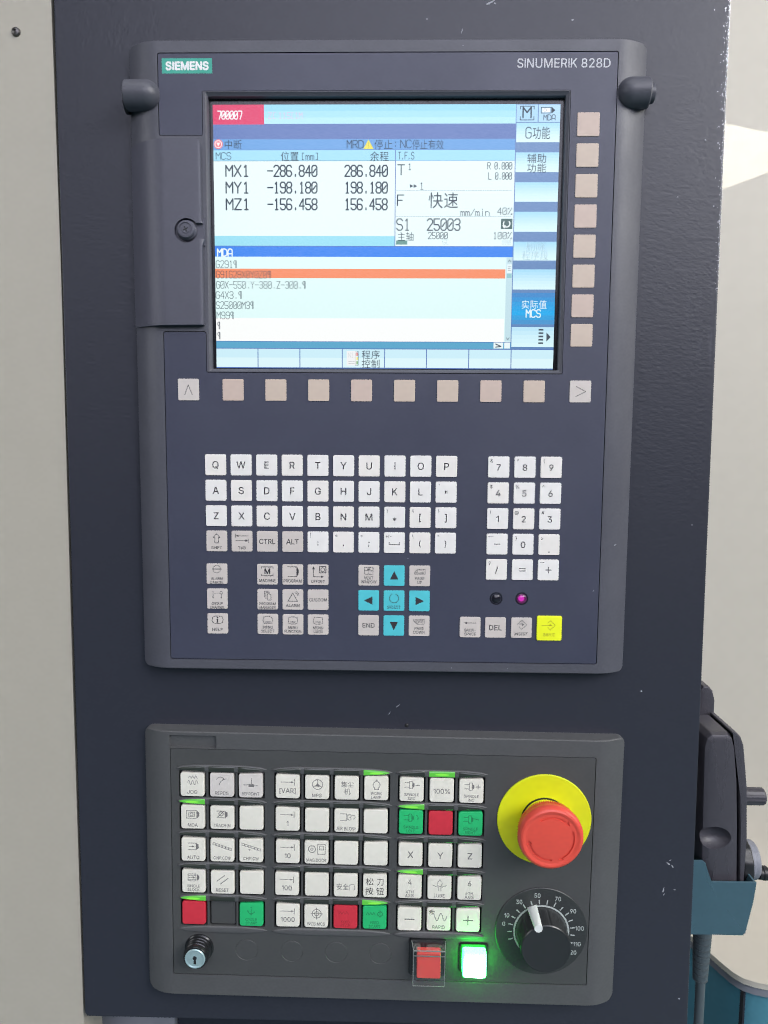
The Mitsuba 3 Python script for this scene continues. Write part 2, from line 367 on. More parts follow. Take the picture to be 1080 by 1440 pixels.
HAN_NUMBERS = [
    3, 16, 17, 37, 17, 83, 52, 83, 52, 101, 60, 100, 60, 83, 95, 83, 95, 38, 88, 37, 86, 43, 60, 43, 59, 11, 52, 11, 52, 43, 24, 43, 24, 37, 132, 60, 51, 87, 50, 87, 76, 60,
    76, 133, 24, 52, 26, 50, 52, 50, 52, 76, 24, 76, 3, 48, 16, 97, 23, 97, 23, 44, 31, 51, 37, 62, 37, 65, 25, 65, 25, 71, 39, 72, 39, 100, 45, 100, 45, 71, 59, 71, 59, 65,
    45, 65, 58, 50, 58, 47, 53, 44, 49, 52, 45, 54, 45, 31, 39, 31, 38, 53, 28, 37, 23, 40, 23, 28, 57, 28, 58, 25, 62, 40, 63, 91, 86, 97, 93, 101, 100, 96, 96, 93, 69, 85,
    69, 68, 100, 68, 100, 61, 90, 61, 90, 11, 83, 12, 83, 61, 69, 61, 68, 32, 61, 11, 55, 15, 57, 21, 16, 22, 4, 47, 76, 52, 94, 58, 93, 52, 76, 7, 26, 91, 30, 94, 32, 93,
    35, 83, 34, 76, 30, 75, 29, 85, 6, 12, 11, 61, 23, 77, 32, 99, 39, 99, 38, 92, 30, 76, 29, 11, 23, 12, 23, 62, 21, 62, 16, 55, 14, 55, 8, 39, 92, 65, 92, 62, 99, 69,
    101, 73, 92, 99, 92, 99, 86, 39, 86, 8, 38, 56, 99, 56, 99, 40, 93, 40, 92, 50, 44, 50, 44, 40, 38, 40, 4, 46, 80, 91, 80, 91, 62, 46, 62, 132, 53, 68, 84, 67, 84, 75,
    53, 75, 12, 46, 36, 46, 42, 91, 42, 91, 36, 72, 36, 72, 15, 68, 12, 53, 12, 51, 16, 51, 18, 65, 18, 65, 36, 1, 16, 13, 16, 13, 23, 26, 23, 26, 79, 34, 79, 34, 23, 56,
    23, 56, 100, 63, 100, 63, 68, 95, 68, 95, 61, 63, 60, 63, 23, 99, 23, 99, 16, 3, 27, 12, 48, 27, 62, 37, 80, 14, 81, 14, 88, 41, 88, 45, 100, 53, 99, 50, 88, 98, 88, 98,
    81, 46, 81, 41, 72, 42, 70, 87, 70, 87, 17, 84, 13, 66, 12, 64, 17, 64, 19, 79, 19, 80, 31, 41, 31, 40, 12, 32, 12, 32, 56, 17, 43, 132, 40, 38, 80, 37, 80, 47, 40, 47,
    132, 40, 54, 80, 53, 80, 63, 40, 63, 5, 18, 12, 18, 12, 20, 27, 32, 32, 41, 22, 55, 27, 58, 37, 49, 41, 62, 47, 61, 48, 59, 42, 42, 53, 26, 49, 22, 46, 22, 41, 32, 36,
    35, 31, 26, 18, 14, 29, 50, 58, 40, 75, 46, 78, 56, 61, 58, 61, 66, 81, 70, 101, 76, 100, 73, 83, 100, 83, 100, 77, 94, 76, 91, 58, 82, 37, 86, 29, 100, 18, 97, 12, 91,
    14, 77, 29, 67, 18, 55, 11, 51, 17, 63, 24, 71, 32, 73, 38, 65, 58, 59, 51, 55, 55, 56, 60, 134, 69, 70, 74, 50, 79, 45, 84, 59, 87, 76, 71, 76, 9, 13, 86, 33, 87, 28,
    99, 34, 100, 41, 90, 40, 87, 57, 87, 57, 80, 13, 80, 6, 12, 56, 23, 76, 30, 76, 27, 67, 18, 53, 16, 52, 4, 9, 39, 15, 39, 22, 73, 22, 79, 47, 82, 71, 90, 70, 80, 22,
    100, 22, 100, 15, 10, 43, 83, 67, 83, 63, 100, 70, 101, 74, 86, 69, 85, 69, 83, 96, 83, 96, 76, 43, 76, 6, 56, 27, 50, 69, 57, 69, 63, 36, 63, 28, 60, 27, 14, 12, 60,
    13, 64, 19, 69, 28, 83, 35, 100, 41, 99, 42, 96, 33, 78, 33, 12, 25, 12, 25, 64, 23, 64, 17, 55, 15, 55, 8, 24, 13, 15, 13, 20, 26, 20, 26, 61, 49, 61, 49, 65, 15, 66,
    14, 72, 51, 73, 51, 78, 19, 78, 19, 97, 94, 97, 94, 78, 59, 78, 58, 73, 97, 72, 96, 66, 58, 66, 56, 62, 86, 61, 86, 20, 99, 20, 99, 15, 132, 71, 84, 87, 83, 87, 92, 71,
    92, 132, 33, 21, 77, 20, 78, 25, 34, 26, 132, 33, 31, 77, 30, 78, 35, 34, 36, 132, 33, 41, 77, 40, 78, 45, 34, 46, 132, 33, 51, 77, 50, 78, 55, 34, 56, 132, 48, 84, 64,
    83, 64, 92, 48, 92, 132, 41, 91, 26, 92, 26, 83, 41, 83, 4, 31, 11, 66, 12, 69, 24, 74, 39, 84, 55, 101, 62, 99, 61, 95, 73, 84, 101, 70, 97, 63, 82, 70, 81, 64, 60, 64,
    60, 52, 96, 52, 96, 45, 60, 45, 60, 15, 53, 11, 40, 11, 38, 16, 38, 18, 53, 19, 53, 45, 17, 45, 17, 52, 53, 52, 53, 64, 31, 64, 30, 70, 17, 62, 132, 56, 91, 34, 71, 79,
    72, 67, 80, 4, 70, 35, 77, 39, 97, 19, 90, 15, 7, 14, 19, 34, 39, 40, 37, 40, 34, 34, 27, 22, 16, 18, 15, 4, 21, 44, 20, 68, 20, 70, 22, 70, 33, 51, 33, 51, 39, 70, 39,
    70, 51, 49, 51, 49, 57, 98, 57, 98, 51, 77, 51, 77, 39, 96, 39, 96, 33, 77, 33, 77, 21, 101, 20, 101, 14, 44, 14, 4, 52, 96, 95, 96, 95, 66, 52, 66, 132, 59, 73, 88, 72,
    88, 90, 59, 90, 29, 11, 34, 11, 37, 18, 45, 27, 65, 26, 66, 13, 66, 13, 73, 28, 74, 28, 88, 14, 86, 12, 91, 43, 99, 47, 93, 36, 90, 36, 73, 48, 73, 48, 67, 36, 66, 36,
    60, 48, 48, 48, 45, 43, 42, 40, 48, 36, 50, 36, 12, 28, 12, 28, 50, 26, 50, 15, 29, 4, 30, 37, 16, 55, 31, 62, 47, 61, 49, 40, 49, 40, 56, 63, 56, 64, 63, 64, 78, 45,
    78, 45, 85, 64, 85, 64, 101, 71, 101, 71, 85, 92, 85, 92, 56, 101, 56, 101, 49, 75, 49, 74, 47, 83, 31, 101, 17, 97, 11, 87, 16, 75, 29, 68, 42, 63, 30, 55, 20, 43, 11,
    132, 71, 57, 85, 56, 85, 78, 71, 78, 11, 24, 100, 32, 100, 32, 83, 38, 84, 44, 70, 43, 66, 38, 65, 34, 79, 32, 79, 31, 11, 24, 12, 6, 11, 59, 14, 67, 15, 81, 21, 81, 17,
    55, 12, 56, 5, 17, 12, 18, 16, 23, 27, 30, 27, 59, 13, 59, 13, 66, 34, 66, 34, 28, 42, 23, 56, 20, 100, 22, 98, 14, 50, 14, 37, 19, 32, 23, 24, 21, 18, 13, 29, 42, 27,
    38, 33, 56, 45, 60, 51, 42, 52, 42, 76, 64, 77, 64, 84, 38, 84, 38, 90, 64, 90, 64, 100, 71, 100, 72, 90, 99, 90, 99, 84, 71, 83, 71, 76, 94, 76, 94, 52, 76, 51, 97, 34,
    93, 29, 72, 46, 71, 45, 71, 24, 64, 24, 64, 44, 47, 29, 132, 71, 59, 87, 58, 87, 70, 71, 70, 132, 49, 59, 64, 58, 64, 70, 49, 70, 5, 15, 92, 17, 95, 21, 96, 35, 80, 29,
    76, 1, 26, 13, 22, 52, 23, 52, 46, 22, 46, 22, 53, 52, 53, 52, 74, 18, 74, 18, 81, 59, 81, 44, 96, 49, 100, 55, 97, 67, 86, 65, 81, 94, 81, 94, 74, 60, 74, 60, 53, 90,
    53, 90, 46, 60, 46, 60, 23, 99, 22, 99, 15, 13, 15, 6, 12, 52, 12, 52, 80, 71, 80, 71, 100, 78, 101, 79, 80, 97, 80, 97, 12, 91, 12, 89, 17, 60, 17, 59, 11, 132, 78, 25,
    90, 24, 90, 46, 78, 46, 133, 78, 54, 80, 52, 90, 52, 90, 73, 78, 73, 132, 59, 25, 72, 24, 72, 46, 59, 46, 132, 59, 53, 72, 53, 72, 73, 59, 73, 33, 14, 28, 12, 36, 32,
    39, 32, 53, 15, 53, 14, 59, 17, 61, 23, 81, 13, 82, 13, 89, 25, 89, 27, 100, 32, 100, 34, 99, 32, 89, 48, 89, 48, 82, 30, 82, 23, 60, 32, 60, 32, 74, 39, 74, 39, 60, 48,
    60, 48, 53, 39, 53, 39, 41, 49, 42, 49, 35, 39, 34, 39, 12, 32, 12, 32, 32, 2, 27, 42, 11, 38, 18, 46, 22, 55, 32, 63, 54, 65, 71, 49, 71, 49, 78, 65, 78, 65, 99, 73,
    99, 72, 78, 98, 78, 97, 40, 94, 19, 86, 12, 70, 12, 68, 20, 84, 19, 87, 23, 91, 61, 91, 71, 73, 71, 68, 43, 62, 29, 53, 18, 45, 12, 13, 13, 29, 12, 37, 27, 41, 27, 82,
    13, 82, 13, 89, 48, 89, 48, 82, 34, 82, 34, 44, 50, 46, 50, 39, 15, 29, 6, 19, 61, 55, 68, 55, 68, 40, 85, 46, 90, 50, 96, 46, 96, 44, 90, 41, 68, 33, 68, 20, 71, 19,
    91, 19, 93, 21, 94, 32, 99, 30, 100, 21, 95, 13, 73, 12, 62, 15, 16, 61, 63, 61, 100, 68, 100, 68, 85, 89, 93, 95, 89, 90, 85, 68, 77, 68, 67, 70, 65, 91, 65, 93, 75,
    100, 73, 98, 62, 95, 59, 66, 58, 14, 16, 73, 14, 80, 19, 84, 29, 101, 35, 99, 35, 96, 25, 81, 44, 82, 38, 93, 44, 95, 53, 82, 56, 73, 50, 71, 47, 76, 11, 18, 66, 52, 66,
    52, 16, 50, 13, 36, 11, 33, 17, 45, 19, 45, 31, 25, 31, 24, 12, 18, 12, 132, 24, 38, 45, 37, 45, 46, 24, 46, 132, 24, 53, 45, 52, 45, 60, 24, 60, 6, 33, 50, 81, 50, 87,
    71, 87, 72, 101, 78, 101, 79, 87, 92, 87, 82, 96, 85, 100, 97, 93, 94, 87, 100, 87, 100, 81, 78, 80, 79, 72, 97, 72, 97, 18, 95, 13, 84, 12, 82, 16, 82, 18, 90, 18, 90,
    33, 78, 33, 78, 12, 72, 12, 72, 33, 61, 33, 60, 12, 53, 12, 53, 72, 71, 72, 71, 80, 132, 78, 40, 90, 39, 90, 50, 78, 50, 132, 78, 57, 90, 56, 90, 66, 78, 66, 132, 60,
    40, 72, 39, 72, 50, 60, 50, 132, 60, 57, 72, 56, 72, 66, 60, 66, 34, 12, 36, 32, 39, 32, 53, 15, 52, 14, 54, 13, 58, 18, 65, 22, 81, 12, 82, 12, 89, 24, 89, 26, 100, 32,
    100, 32, 89, 47, 89, 47, 82, 29, 82, 22, 60, 23, 59, 32, 59, 32, 74, 39, 74, 39, 59, 47, 59, 47, 53, 39, 53, 39, 40, 48, 42, 48, 35, 39, 33, 39, 12, 32, 12, 32, 32, 13,
    28, 5, 27, 48, 12, 44, 18, 50, 21, 59, 32, 67, 57, 68, 72, 53, 72, 53, 79, 69, 79, 69, 101, 76, 101, 76, 79, 97, 79, 97, 50, 94, 19, 91, 14, 86, 12, 72, 12, 71, 14, 70,
    19, 86, 20, 89, 35, 90, 72, 76, 72, 72, 45, 64, 26, 52, 13, 9, 12, 22, 11, 29, 18, 31, 18, 96, 50, 96, 50, 38, 55, 38, 55, 31, 14, 21, 132, 25, 33, 43, 35, 43, 48, 25,
    48, 132, 25, 55, 42, 54, 43, 68, 25, 68, 132, 26, 89, 25, 75, 43, 75, 43, 89, 5, 19, 15, 38, 15, 44, 52, 44, 55, 55, 56, 78, 64, 78, 63, 57, 60, 44, 98, 44, 98, 38, 58,
    38, 54, 30, 46, 22, 23, 12, 19, 12, 16, 18, 37, 25, 46, 32, 49, 38, 7, 60, 29, 61, 33, 64, 35, 83, 27, 97, 17, 92, 12, 85, 18, 12, 17, 90, 53, 90, 49, 99, 57, 101, 62,
    90, 95, 90, 96, 70, 88, 70, 87, 83, 24, 83, 24, 70, 17, 70, 5, 31, 73, 36, 78, 48, 70, 49, 66, 45, 62, 5, 22, 57, 23, 61, 27, 63, 41, 52, 36, 47, 5, 11, 48, 63, 48, 70,
    100, 70, 99, 63, 76, 63, 76, 16, 71, 12, 58, 12, 56, 18, 69, 20, 69, 63, 6, 87, 41, 83, 51, 90, 51, 100, 23, 96, 21, 92, 22, 4, 52, 93, 94, 93, 94, 86, 52, 86, 7, 43,
    24, 51, 39, 54, 51, 61, 51, 59, 41, 50, 22, 47, 21, 18, 16, 96, 42, 97, 46, 94, 37, 69, 45, 54, 45, 41, 43, 37, 38, 34, 29, 34, 27, 39, 34, 40, 38, 44, 36, 59, 29, 68,
    37, 90, 23, 90, 23, 11, 16, 11, 6, 21, 35, 14, 35, 20, 45, 21, 45, 75, 61, 75, 63, 82, 62, 84, 40, 84, 40, 90, 64, 90, 66, 101, 73, 100, 72, 90, 97, 90, 97, 84, 70, 84,
    68, 76, 91, 75, 91, 22, 100, 20, 100, 14, 133, 51, 21, 84, 20, 85, 28, 83, 29, 51, 29, 132, 51, 35, 85, 34, 85, 42, 51, 42, 132, 51, 48, 85, 47, 85, 56, 51, 56, 133, 51,
    63, 53, 61, 84, 61, 85, 69, 51, 69, 11, 11, 61, 23, 77, 33, 100, 39, 99, 39, 94, 30, 76, 30, 11, 23, 11, 23, 63, 21, 63, 16, 55, 2, 16, 11, 15, 16, 26, 19, 43, 20, 90,
    57, 90, 53, 99, 58, 101, 61, 101, 66, 90, 99, 90, 99, 83, 27, 83, 27, 57, 24, 29, 18, 12, 16, 11, 27, 30, 46, 30, 52, 61, 52, 61, 54, 44, 61, 46, 65, 49, 66, 63, 60, 76,
    69, 36, 70, 36, 76, 87, 76, 90, 72, 70, 56, 75, 52, 96, 52, 99, 50, 85, 31, 78, 34, 87, 46, 67, 46, 67, 15, 58, 11, 45, 11, 42, 18, 60, 19, 60, 46, 5, 12, 40, 14, 40,
    21, 67, 21, 67, 45, 48, 45, 48, 52, 94, 52, 93, 45, 74, 45, 74, 21, 101, 21, 100, 14, 12, 43, 89, 68, 89, 65, 99, 71, 101, 76, 89, 100, 89, 100, 73, 93, 73, 92, 83, 51,
    83, 50, 72, 43, 72, 6, 75, 72, 75, 74, 80, 77, 97, 61, 97, 59, 92, 55, 5, 49, 54, 44, 60, 61, 77, 68, 75, 64, 68, 23, 12, 41, 11, 48, 24, 53, 24, 75, 12, 75, 12, 82, 24,
    82, 24, 101, 30, 101, 31, 82, 41, 81, 41, 75, 31, 75, 31, 55, 40, 57, 41, 51, 31, 47, 31, 20, 29, 14, 15, 12, 13, 19, 24, 20, 24, 43, 4, 8, 77, 12, 76, 20, 85, 19, 90,
    20, 90, 100, 97, 100, 97, 17, 90, 12, 4, 73, 92, 80, 92, 80, 38, 73, 38, 37, 12, 69, 14, 70, 12, 74, 18, 84, 21, 98, 28, 97, 26, 87, 36, 87, 36, 100, 43, 100, 43, 87,
    62, 87, 62, 80, 43, 80, 43, 71, 66, 70, 66, 63, 43, 62, 43, 53, 63, 53, 62, 22, 58, 19, 48, 19, 47, 25, 56, 26, 56, 46, 43, 46, 43, 12, 36, 11, 36, 46, 24, 46, 23, 19,
    17, 19, 17, 53, 36, 53, 36, 62, 12, 63, 132, 23, 80, 19, 70, 36, 70, 36, 80, 4, 8, 84, 73, 77, 97, 84, 98, 90, 78, 99, 65, 99, 62, 95, 57, 92, 59, 16, 47, 20, 56, 35,
    67, 69, 75, 67, 69, 47, 59, 24, 86, 27, 79, 41, 80, 44, 85, 45, 95, 26, 98, 16, 91, 14, 89, 20, 81, 20, 49, 15, 7, 45, 60, 54, 76, 59, 96, 67, 96, 65, 84, 56, 63, 52,
    57, 24, 11, 36, 20, 52, 26, 71, 26, 73, 12, 73, 12, 80, 27, 80, 27, 101, 34, 101, 34, 80, 46, 80, 46, 73, 34, 73, 34, 69, 47, 51, 42, 44, 36, 57, 34, 57, 34, 11, 27, 11,
    27, 52, 25, 52, 16, 30, 14, 30, 1, 25, 12, 17, 24, 24, 36, 38, 42, 53, 45, 72, 45, 83, 16, 83, 16, 90, 95, 90, 92, 28, 90, 20, 85, 14, 78, 12, 63, 13, 61, 21, 79, 20,
    83, 25, 86, 47, 86, 83, 53, 83, 51, 56, 43, 34, 33, 21, 24, 14, 17, 11, 3, 45, 12, 39, 12, 47, 25, 51, 25, 74, 12, 74, 12, 81, 25, 81, 25, 101, 32, 101, 32, 81, 42, 81,
    42, 74, 32, 74, 32, 53, 42, 55, 42, 63, 59, 63, 64, 78, 71, 77, 68, 63, 100, 63, 100, 56, 90, 56, 86, 41, 80, 31, 99, 18, 99, 16, 94, 11, 74, 25, 65, 18, 46, 11, 43, 18,
    55, 21, 66, 29, 48, 39, 55, 56, 44, 56, 44, 49, 32, 45, 31, 14, 28, 12, 16, 11, 14, 18, 25, 19, 25, 42, 133, 64, 56, 58, 41, 74, 35, 80, 46, 82, 56, 12, 45, 69, 45, 88,
    68, 88, 65, 100, 73, 100, 76, 88, 99, 88, 99, 69, 92, 69, 91, 81, 52, 81, 52, 70, 4, 15, 43, 14, 43, 21, 58, 21, 62, 55, 50, 55, 50, 62, 63, 62, 66, 87, 65, 89, 49, 89,
    49, 96, 96, 96, 90, 22, 100, 21, 100, 14, 132, 73, 89, 70, 62, 87, 62, 88, 89, 132, 69, 55, 65, 21, 83, 21, 86, 55, 31, 14, 68, 11, 77, 17, 84, 23, 101, 30, 99, 27, 90,
    47, 90, 47, 83, 23, 83, 18, 74, 19, 72, 44, 72, 44, 65, 34, 65, 34, 52, 47, 52, 47, 46, 34, 45, 34, 27, 45, 32, 46, 25, 26, 12, 22, 17, 27, 23, 27, 46, 13, 46, 13, 52,
    27, 52, 27, 65, 18, 65, 18, 71, 3, 25, 15, 56, 15, 63, 41, 63, 48, 79, 56, 77, 50, 63, 98, 63, 98, 56, 79, 56, 73, 42, 66, 34, 91, 22, 95, 17, 89, 12, 81, 18, 59, 27,
    38, 16, 20, 12, 16, 17, 17, 19, 36, 23, 49, 29, 50, 31, 27, 40, 36, 56, 133, 39, 45, 59, 37, 66, 45, 70, 56, 45, 56, 12, 17, 90, 51, 90, 48, 99, 55, 101, 60, 90, 95, 90,
    95, 70, 88, 70, 87, 83, 24, 83, 24, 70, 17, 70, 2, 30, 11, 65, 21, 69, 40, 83, 55, 102, 60, 100, 63, 92, 76, 80, 101, 65, 97, 58, 87, 64, 85, 58, 60, 58, 60, 43, 86, 43,
    86, 37, 60, 36, 60, 21, 97, 21, 97, 14, 15, 14, 16, 21, 52, 21, 52, 36, 28, 36, 27, 43, 52, 43, 52, 57, 27, 58, 26, 64, 15, 58, 132, 47, 80, 29, 65, 83, 66, 56, 90, 3,
    9, 42, 90, 42, 97, 96, 97, 96, 20, 92, 13, 72, 12, 70, 18, 88, 19, 88, 90, 5, 33, 79, 21, 98, 26, 101, 38, 87, 39, 82, 4, 17, 81, 24, 81, 24, 12, 17, 12, 4, 53, 11, 18,
    25, 23, 44, 34, 13, 35, 13, 41, 52, 41, 52, 48, 33, 48, 32, 45, 25, 45, 24, 74, 20, 73, 17, 69, 11, 73, 27, 89, 33, 101, 41, 99, 36, 90, 56, 90, 53, 99, 59, 101, 65, 90,
    93, 90, 93, 84, 62, 84, 62, 78, 89, 78, 89, 73, 62, 73, 62, 66, 90, 66, 90, 61, 62, 61, 62, 55, 96, 54, 96, 48, 59, 48, 59, 42, 99, 41, 99, 35, 68, 34, 85, 24, 100, 20,
    96, 13, 74, 22, 60, 32, 59, 31, 59, 11, 52, 11, 51, 31, 35, 20, 19, 13, 15, 13, 132, 32, 55, 55, 54, 55, 61, 32, 61, 132, 32, 67, 55, 66, 55, 73, 32, 73, 132, 32, 79,
    55, 78, 55, 84, 32, 84, 4, 16, 12, 14, 12, 21, 52, 21, 52, 39, 21, 39, 21, 46, 52, 46, 52, 57, 60, 57, 60, 46, 91, 46, 91, 39, 60, 39, 60, 21, 100, 21, 100, 14, 7, 71,
    86, 75, 90, 81, 88, 97, 72, 99, 67, 92, 64, 90, 69, 4, 52, 99, 60, 99, 60, 61, 52, 61, 7, 12, 67, 28, 82, 32, 90, 40, 88, 32, 76, 20, 64, 17, 63, 2, 20, 42, 15, 51, 30,
    55, 45, 56, 95, 88, 95, 88, 21, 95, 19, 96, 37, 98, 37, 102, 34, 100, 14, 96, 12, 87, 12, 81, 16, 80, 88, 63, 88, 63, 54, 59, 31, 53, 18, 48, 12, 26, 11, 35, 20, 50, 27,
    69, 27, 73, 13, 73, 13, 80, 29, 80, 29, 101, 36, 101, 36, 80, 50, 80, 50, 73, 36, 73, 36, 64, 47, 53, 50, 46, 46, 42, 39, 53, 36, 54, 36, 11, 29, 11, 29, 55, 27, 55, 26,
    49, 17, 32, 14, 30, 5, 7, 80, 12, 79, 18, 90, 19, 90, 99, 96, 99, 96, 15, 92, 12, 4, 76, 90, 82, 90, 82, 35, 76, 35, 39, 12, 15, 18, 36, 18, 56, 12, 56, 12, 63, 18, 63,
    18, 97, 39, 97, 40, 63, 46, 63, 46, 97, 67, 97, 67, 64, 72, 63, 72, 56, 67, 55, 67, 16, 63, 13, 54, 13, 53, 15, 52, 19, 61, 19, 61, 55, 53, 56, 49, 19, 46, 12, 40, 15,
    45, 30, 46, 55, 40, 56, 39, 16, 35, 13, 26, 13, 25, 19, 33, 19, 33, 55, 25, 56, 22, 22, 18, 12, 132, 52, 64, 61, 63, 61, 91, 52, 91, 132, 24, 64, 33, 63, 33, 91, 24, 91,
    5, 30, 41, 72, 55, 81, 66, 92, 71, 101, 77, 99, 76, 94, 83, 86, 101, 74, 97, 68, 91, 71, 91, 65, 76, 65, 76, 53, 99, 53, 100, 46, 76, 46, 76, 17, 74, 13, 58, 11, 56, 16,
    56, 18, 69, 19, 69, 46, 44, 46, 44, 53, 69, 53, 69, 64, 53, 65, 52, 71, 45, 67, 131, 72, 89, 54, 71, 90, 72, 5, 82, 37, 83, 40, 88, 41, 101, 21, 95, 18, 5, 40, 21, 53,
    40, 60, 39, 54, 27, 46, 17, 18, 15, 96, 39, 97, 43, 94, 33, 70, 40, 59, 42, 44, 38, 36, 31, 34, 26, 34, 24, 41, 32, 41, 35, 44, 33, 60, 26, 68, 34, 90, 22, 90, 22, 12,
    15, 12, 4, 20, 46, 16, 47, 18, 56, 20, 68, 27, 60, 39, 56, 50, 53, 50, 53, 56, 89, 57, 93, 55, 91, 46, 80, 28, 92, 20, 100, 18, 96, 12, 83, 16, 74, 23, 66, 17, 51, 11,
    49, 11, 134, 63, 49, 66, 41, 74, 33, 77, 35, 84, 49, 83, 50, 17, 49, 62, 56, 70, 59, 77, 60, 97, 86, 97, 87, 69, 99, 69, 100, 65, 99, 63, 82, 64, 80, 67, 80, 91, 68, 91,
    66, 89, 66, 76, 62, 66, 54, 58, 24, 11, 32, 13, 35, 19, 36, 19, 92, 46, 101, 50, 95, 27, 88, 26, 78, 48, 77, 48, 71, 26, 70, 26, 58, 48, 57, 48, 50, 26, 50, 26, 38, 33,
    37, 49, 40, 50, 34, 27, 30, 26, 13, 19, 13, 19, 28, 12, 27,
]
HAN = {}


def load_han():
    chars = "中断停止有效位置余程快速主轴功能辅助实际值序控制松刀按钮安全门集尘机删除段"
    d, k = HAN_NUMBERS, 0
    for ch in chars:
        g = Polygon()
        n, k = d[k], k + 1
        rings = []
        for _ in range(n):
            c, hole = d[k] & 127, d[k] >> 7
            rings.append((hole, Polygon([(d[k + 1 + 2 * i] - 8, d[k + 2 + 2 * i] - 20) for i in range(c)]).buffer(0)))
            k += 1 + 2 * c
        for hole, q in rings:
            if not hole:
                g = g.union(q)
        for hole, q in rings:
            if hole:
                g = g.difference(q)
        HAN[ch] = affinity.translate(affinity.scale(g, 1 / 96, 1 / 96, origin=(0, 0)), 0, 0.06)


def han(s, x0, y0, x1, y1, thin=0.0):
    """Chinese characters side by side in the box; y0 is the top edge and y1 the bottom (screen pixels, y down)."""
    w, out = (x1 - x0) / len(s), []
    for i, ch in enumerate(s):
        if ch in HAN:
            g = affinity.affine_transform(HAN[ch], [w * 0.98, 0, 0, -(y1 - y0), x0 + i * w, y1])
            out.append(g)
    g = union_all(out)
    return g.buffer(-thin) if thin else g


def lines(*ls, w=0.28):
    """Stroked polylines; each a list of points."""
    return union_all([LineString(l).buffer(w / 2, quad_segs=3) for l in ls])


def ring(x, y, r, w=0.28):
    return Point(x, y).buffer(r + w / 2, quad_segs=10).difference(Point(x, y).buffer(r - w / 2, quad_segs=10))


def arc(x, y, r, a0, a1, n=14):
    return [(x + r * math.cos(math.radians(a0 + (a1 - a0) * k / n)), y + r * math.sin(math.radians(a0 + (a1 - a0) * k / n))) for k in range(n + 1)]


def mv(g, x, y):
    return affinity.translate(g, x, y)


def tri(x, y, s, a):
    return Polygon([(x + s * math.cos(math.radians(a + k)), y + s * math.sin(math.radians(a + k))) for k in (0, 120, 240)])


load_han()
# ------------------------------------------------------------------ the setting: hall floor and rear wall
scene['floor'] = shp(tm([[-6000, -1250, 8000], [8000, -1250, 8000], [8000, -1250, -4000], [-6000, -1250, -4000]], [[0, 1, 2], [0, 2, 3]]), 'floor_paint', False)
scene['floor']['to_world'] = T(BASE)
labels['floor'] = dict(label='unseen grey-green hall floor far below, its colour chosen to tint the lower cabinet', category='floor', kind='structure')  # out of view; teal chosen for its tint on the cabinet above
thing('rear_wall', 'pale cream wall right of the cabinet with a bright sunlit patch', 'wall', kind='structure')
put('rear_wall', shp(trimesh.creation.box(bounds=[[250, -1250, -960], [2600, 2600, -900]]), 'far_cream', False), exact=True)

# sun patch on the rear wall: unseen spot lamp behind an added cut plate
patch = np.array([(560, 583, -900), (679, 560, -900), (747, 546, -900), (900, 515, -900), (900, 512, -900), (750, 480, -900), (681, 454, -900), (560, 410, -900.0)])
sun_dir = np.array([-0.24, -0.76, -0.60])
sun_dir /= np.linalg.norm(sun_dir)
spot_at, shutter_at = patch.mean(0) - sun_dir * 3200, patch.mean(0) - sun_dir * 2200
su = np.cross(sun_dir, [0, 1, 0])
su /= np.linalg.norm(su)
sv = np.cross(su, sun_dir)
rays = patch - spot_at
on_shutter = spot_at + rays * (((shutter_at - spot_at) @ sun_dir) / (rays @ sun_dir))[:, None] - shutter_at
gap_in = Polygon(np.column_stack([on_shutter @ su, on_shutter @ sv])).buffer(0)
sh = extr(box(-420, -420, 420, 420).difference(gap_in), 4.0, -2.0)
sh.vertices = shutter_at + sh.vertices[:, :1] * su + sh.vertices[:, 1:2] * sv + sh.vertices[:, 2:3] * -sun_dir
thing('added_sun_shutter', 'added dark plate out of view, its gap cut to shape the sun patch on the rear wall', 'shutter')
put('added_sun_shutter', shp(sh, 'frame_plastic', False), exact=True)  # added plate, only there to shape the spot beam
scene['unseen_sun_spot'] = dict(type='spot', to_world=T().look_at(origin=P(*spot_at), target=P(*patch.mean(0)), up=[1, 0, 0.1]), intensity=dict(type='rgb', value=[44, 42, 38]), cutoff_angle=17.0, beam_width=16.0)  # unseen spot lamp standing in for the sun on the wall

# ------------------------------------------------------------------ cream machine panel on the left
thing('machine_side_panel', 'cream sheet metal panel left of the dark cabinet with one screw', 'panel')
edge = rr(-420, -700, -100.6, 700, 1.5, 3)
pl = loft([(edge, -45), (edge, -15.2), (rr(-419.2, -699.2, -101.4, 699.2, 1, 3), -14.4)])
keep = Polygon([(-154, 700), (-104.5, 700), (-104.5, -700), (-166, -700)])
lpoly = Polygon([(-151.0, 700), (-100.1, 700), (-99.4, 120), (-101.2, -120), (-103.4, -700), (-169, -700)])
put('machine_side_panel__sheet', shp(plate(lpoly, -14.0, -45), 'cream_paint'))
put('machine_side_panel__screw', shp(lathe([(2.7, -14.2), (2.7, -13.2), (2.2, -12.4), (0.9, -12.1), (0.8, -12.9), (0.01, -12.9)], 20), 'dark_steel'), at(-121.7, 262.6))
thing('machine_side_panel_001', 'narrow dark strip at the lower left edge beyond the cream panel', 'panel')
put('machine_side_panel_001', shp(plate(box(-420, -700, -155, 700), -44, -60), 'navy'), exact=True)  # plain dark strip beyond the cream panel
thing('rear_machine', 'pale grey machine front seen in the gap under the cabinet', 'machine')
put('rear_machine__front', shp(plate(box(-140, -900, -56, -300), -70, -200), 'dim_grey'))
put('rear_machine__screw', shp(lathe([(2.2, -70), (2.2, -68.5), (1.5, -67.6), (0.01, -67.5)], 16), 'dark_steel'), at(-70.5, -413))
put('rear_machine__lower_cover', shp(plate(box(-55, -900, 300, -300), -75, -200), 'navy'))

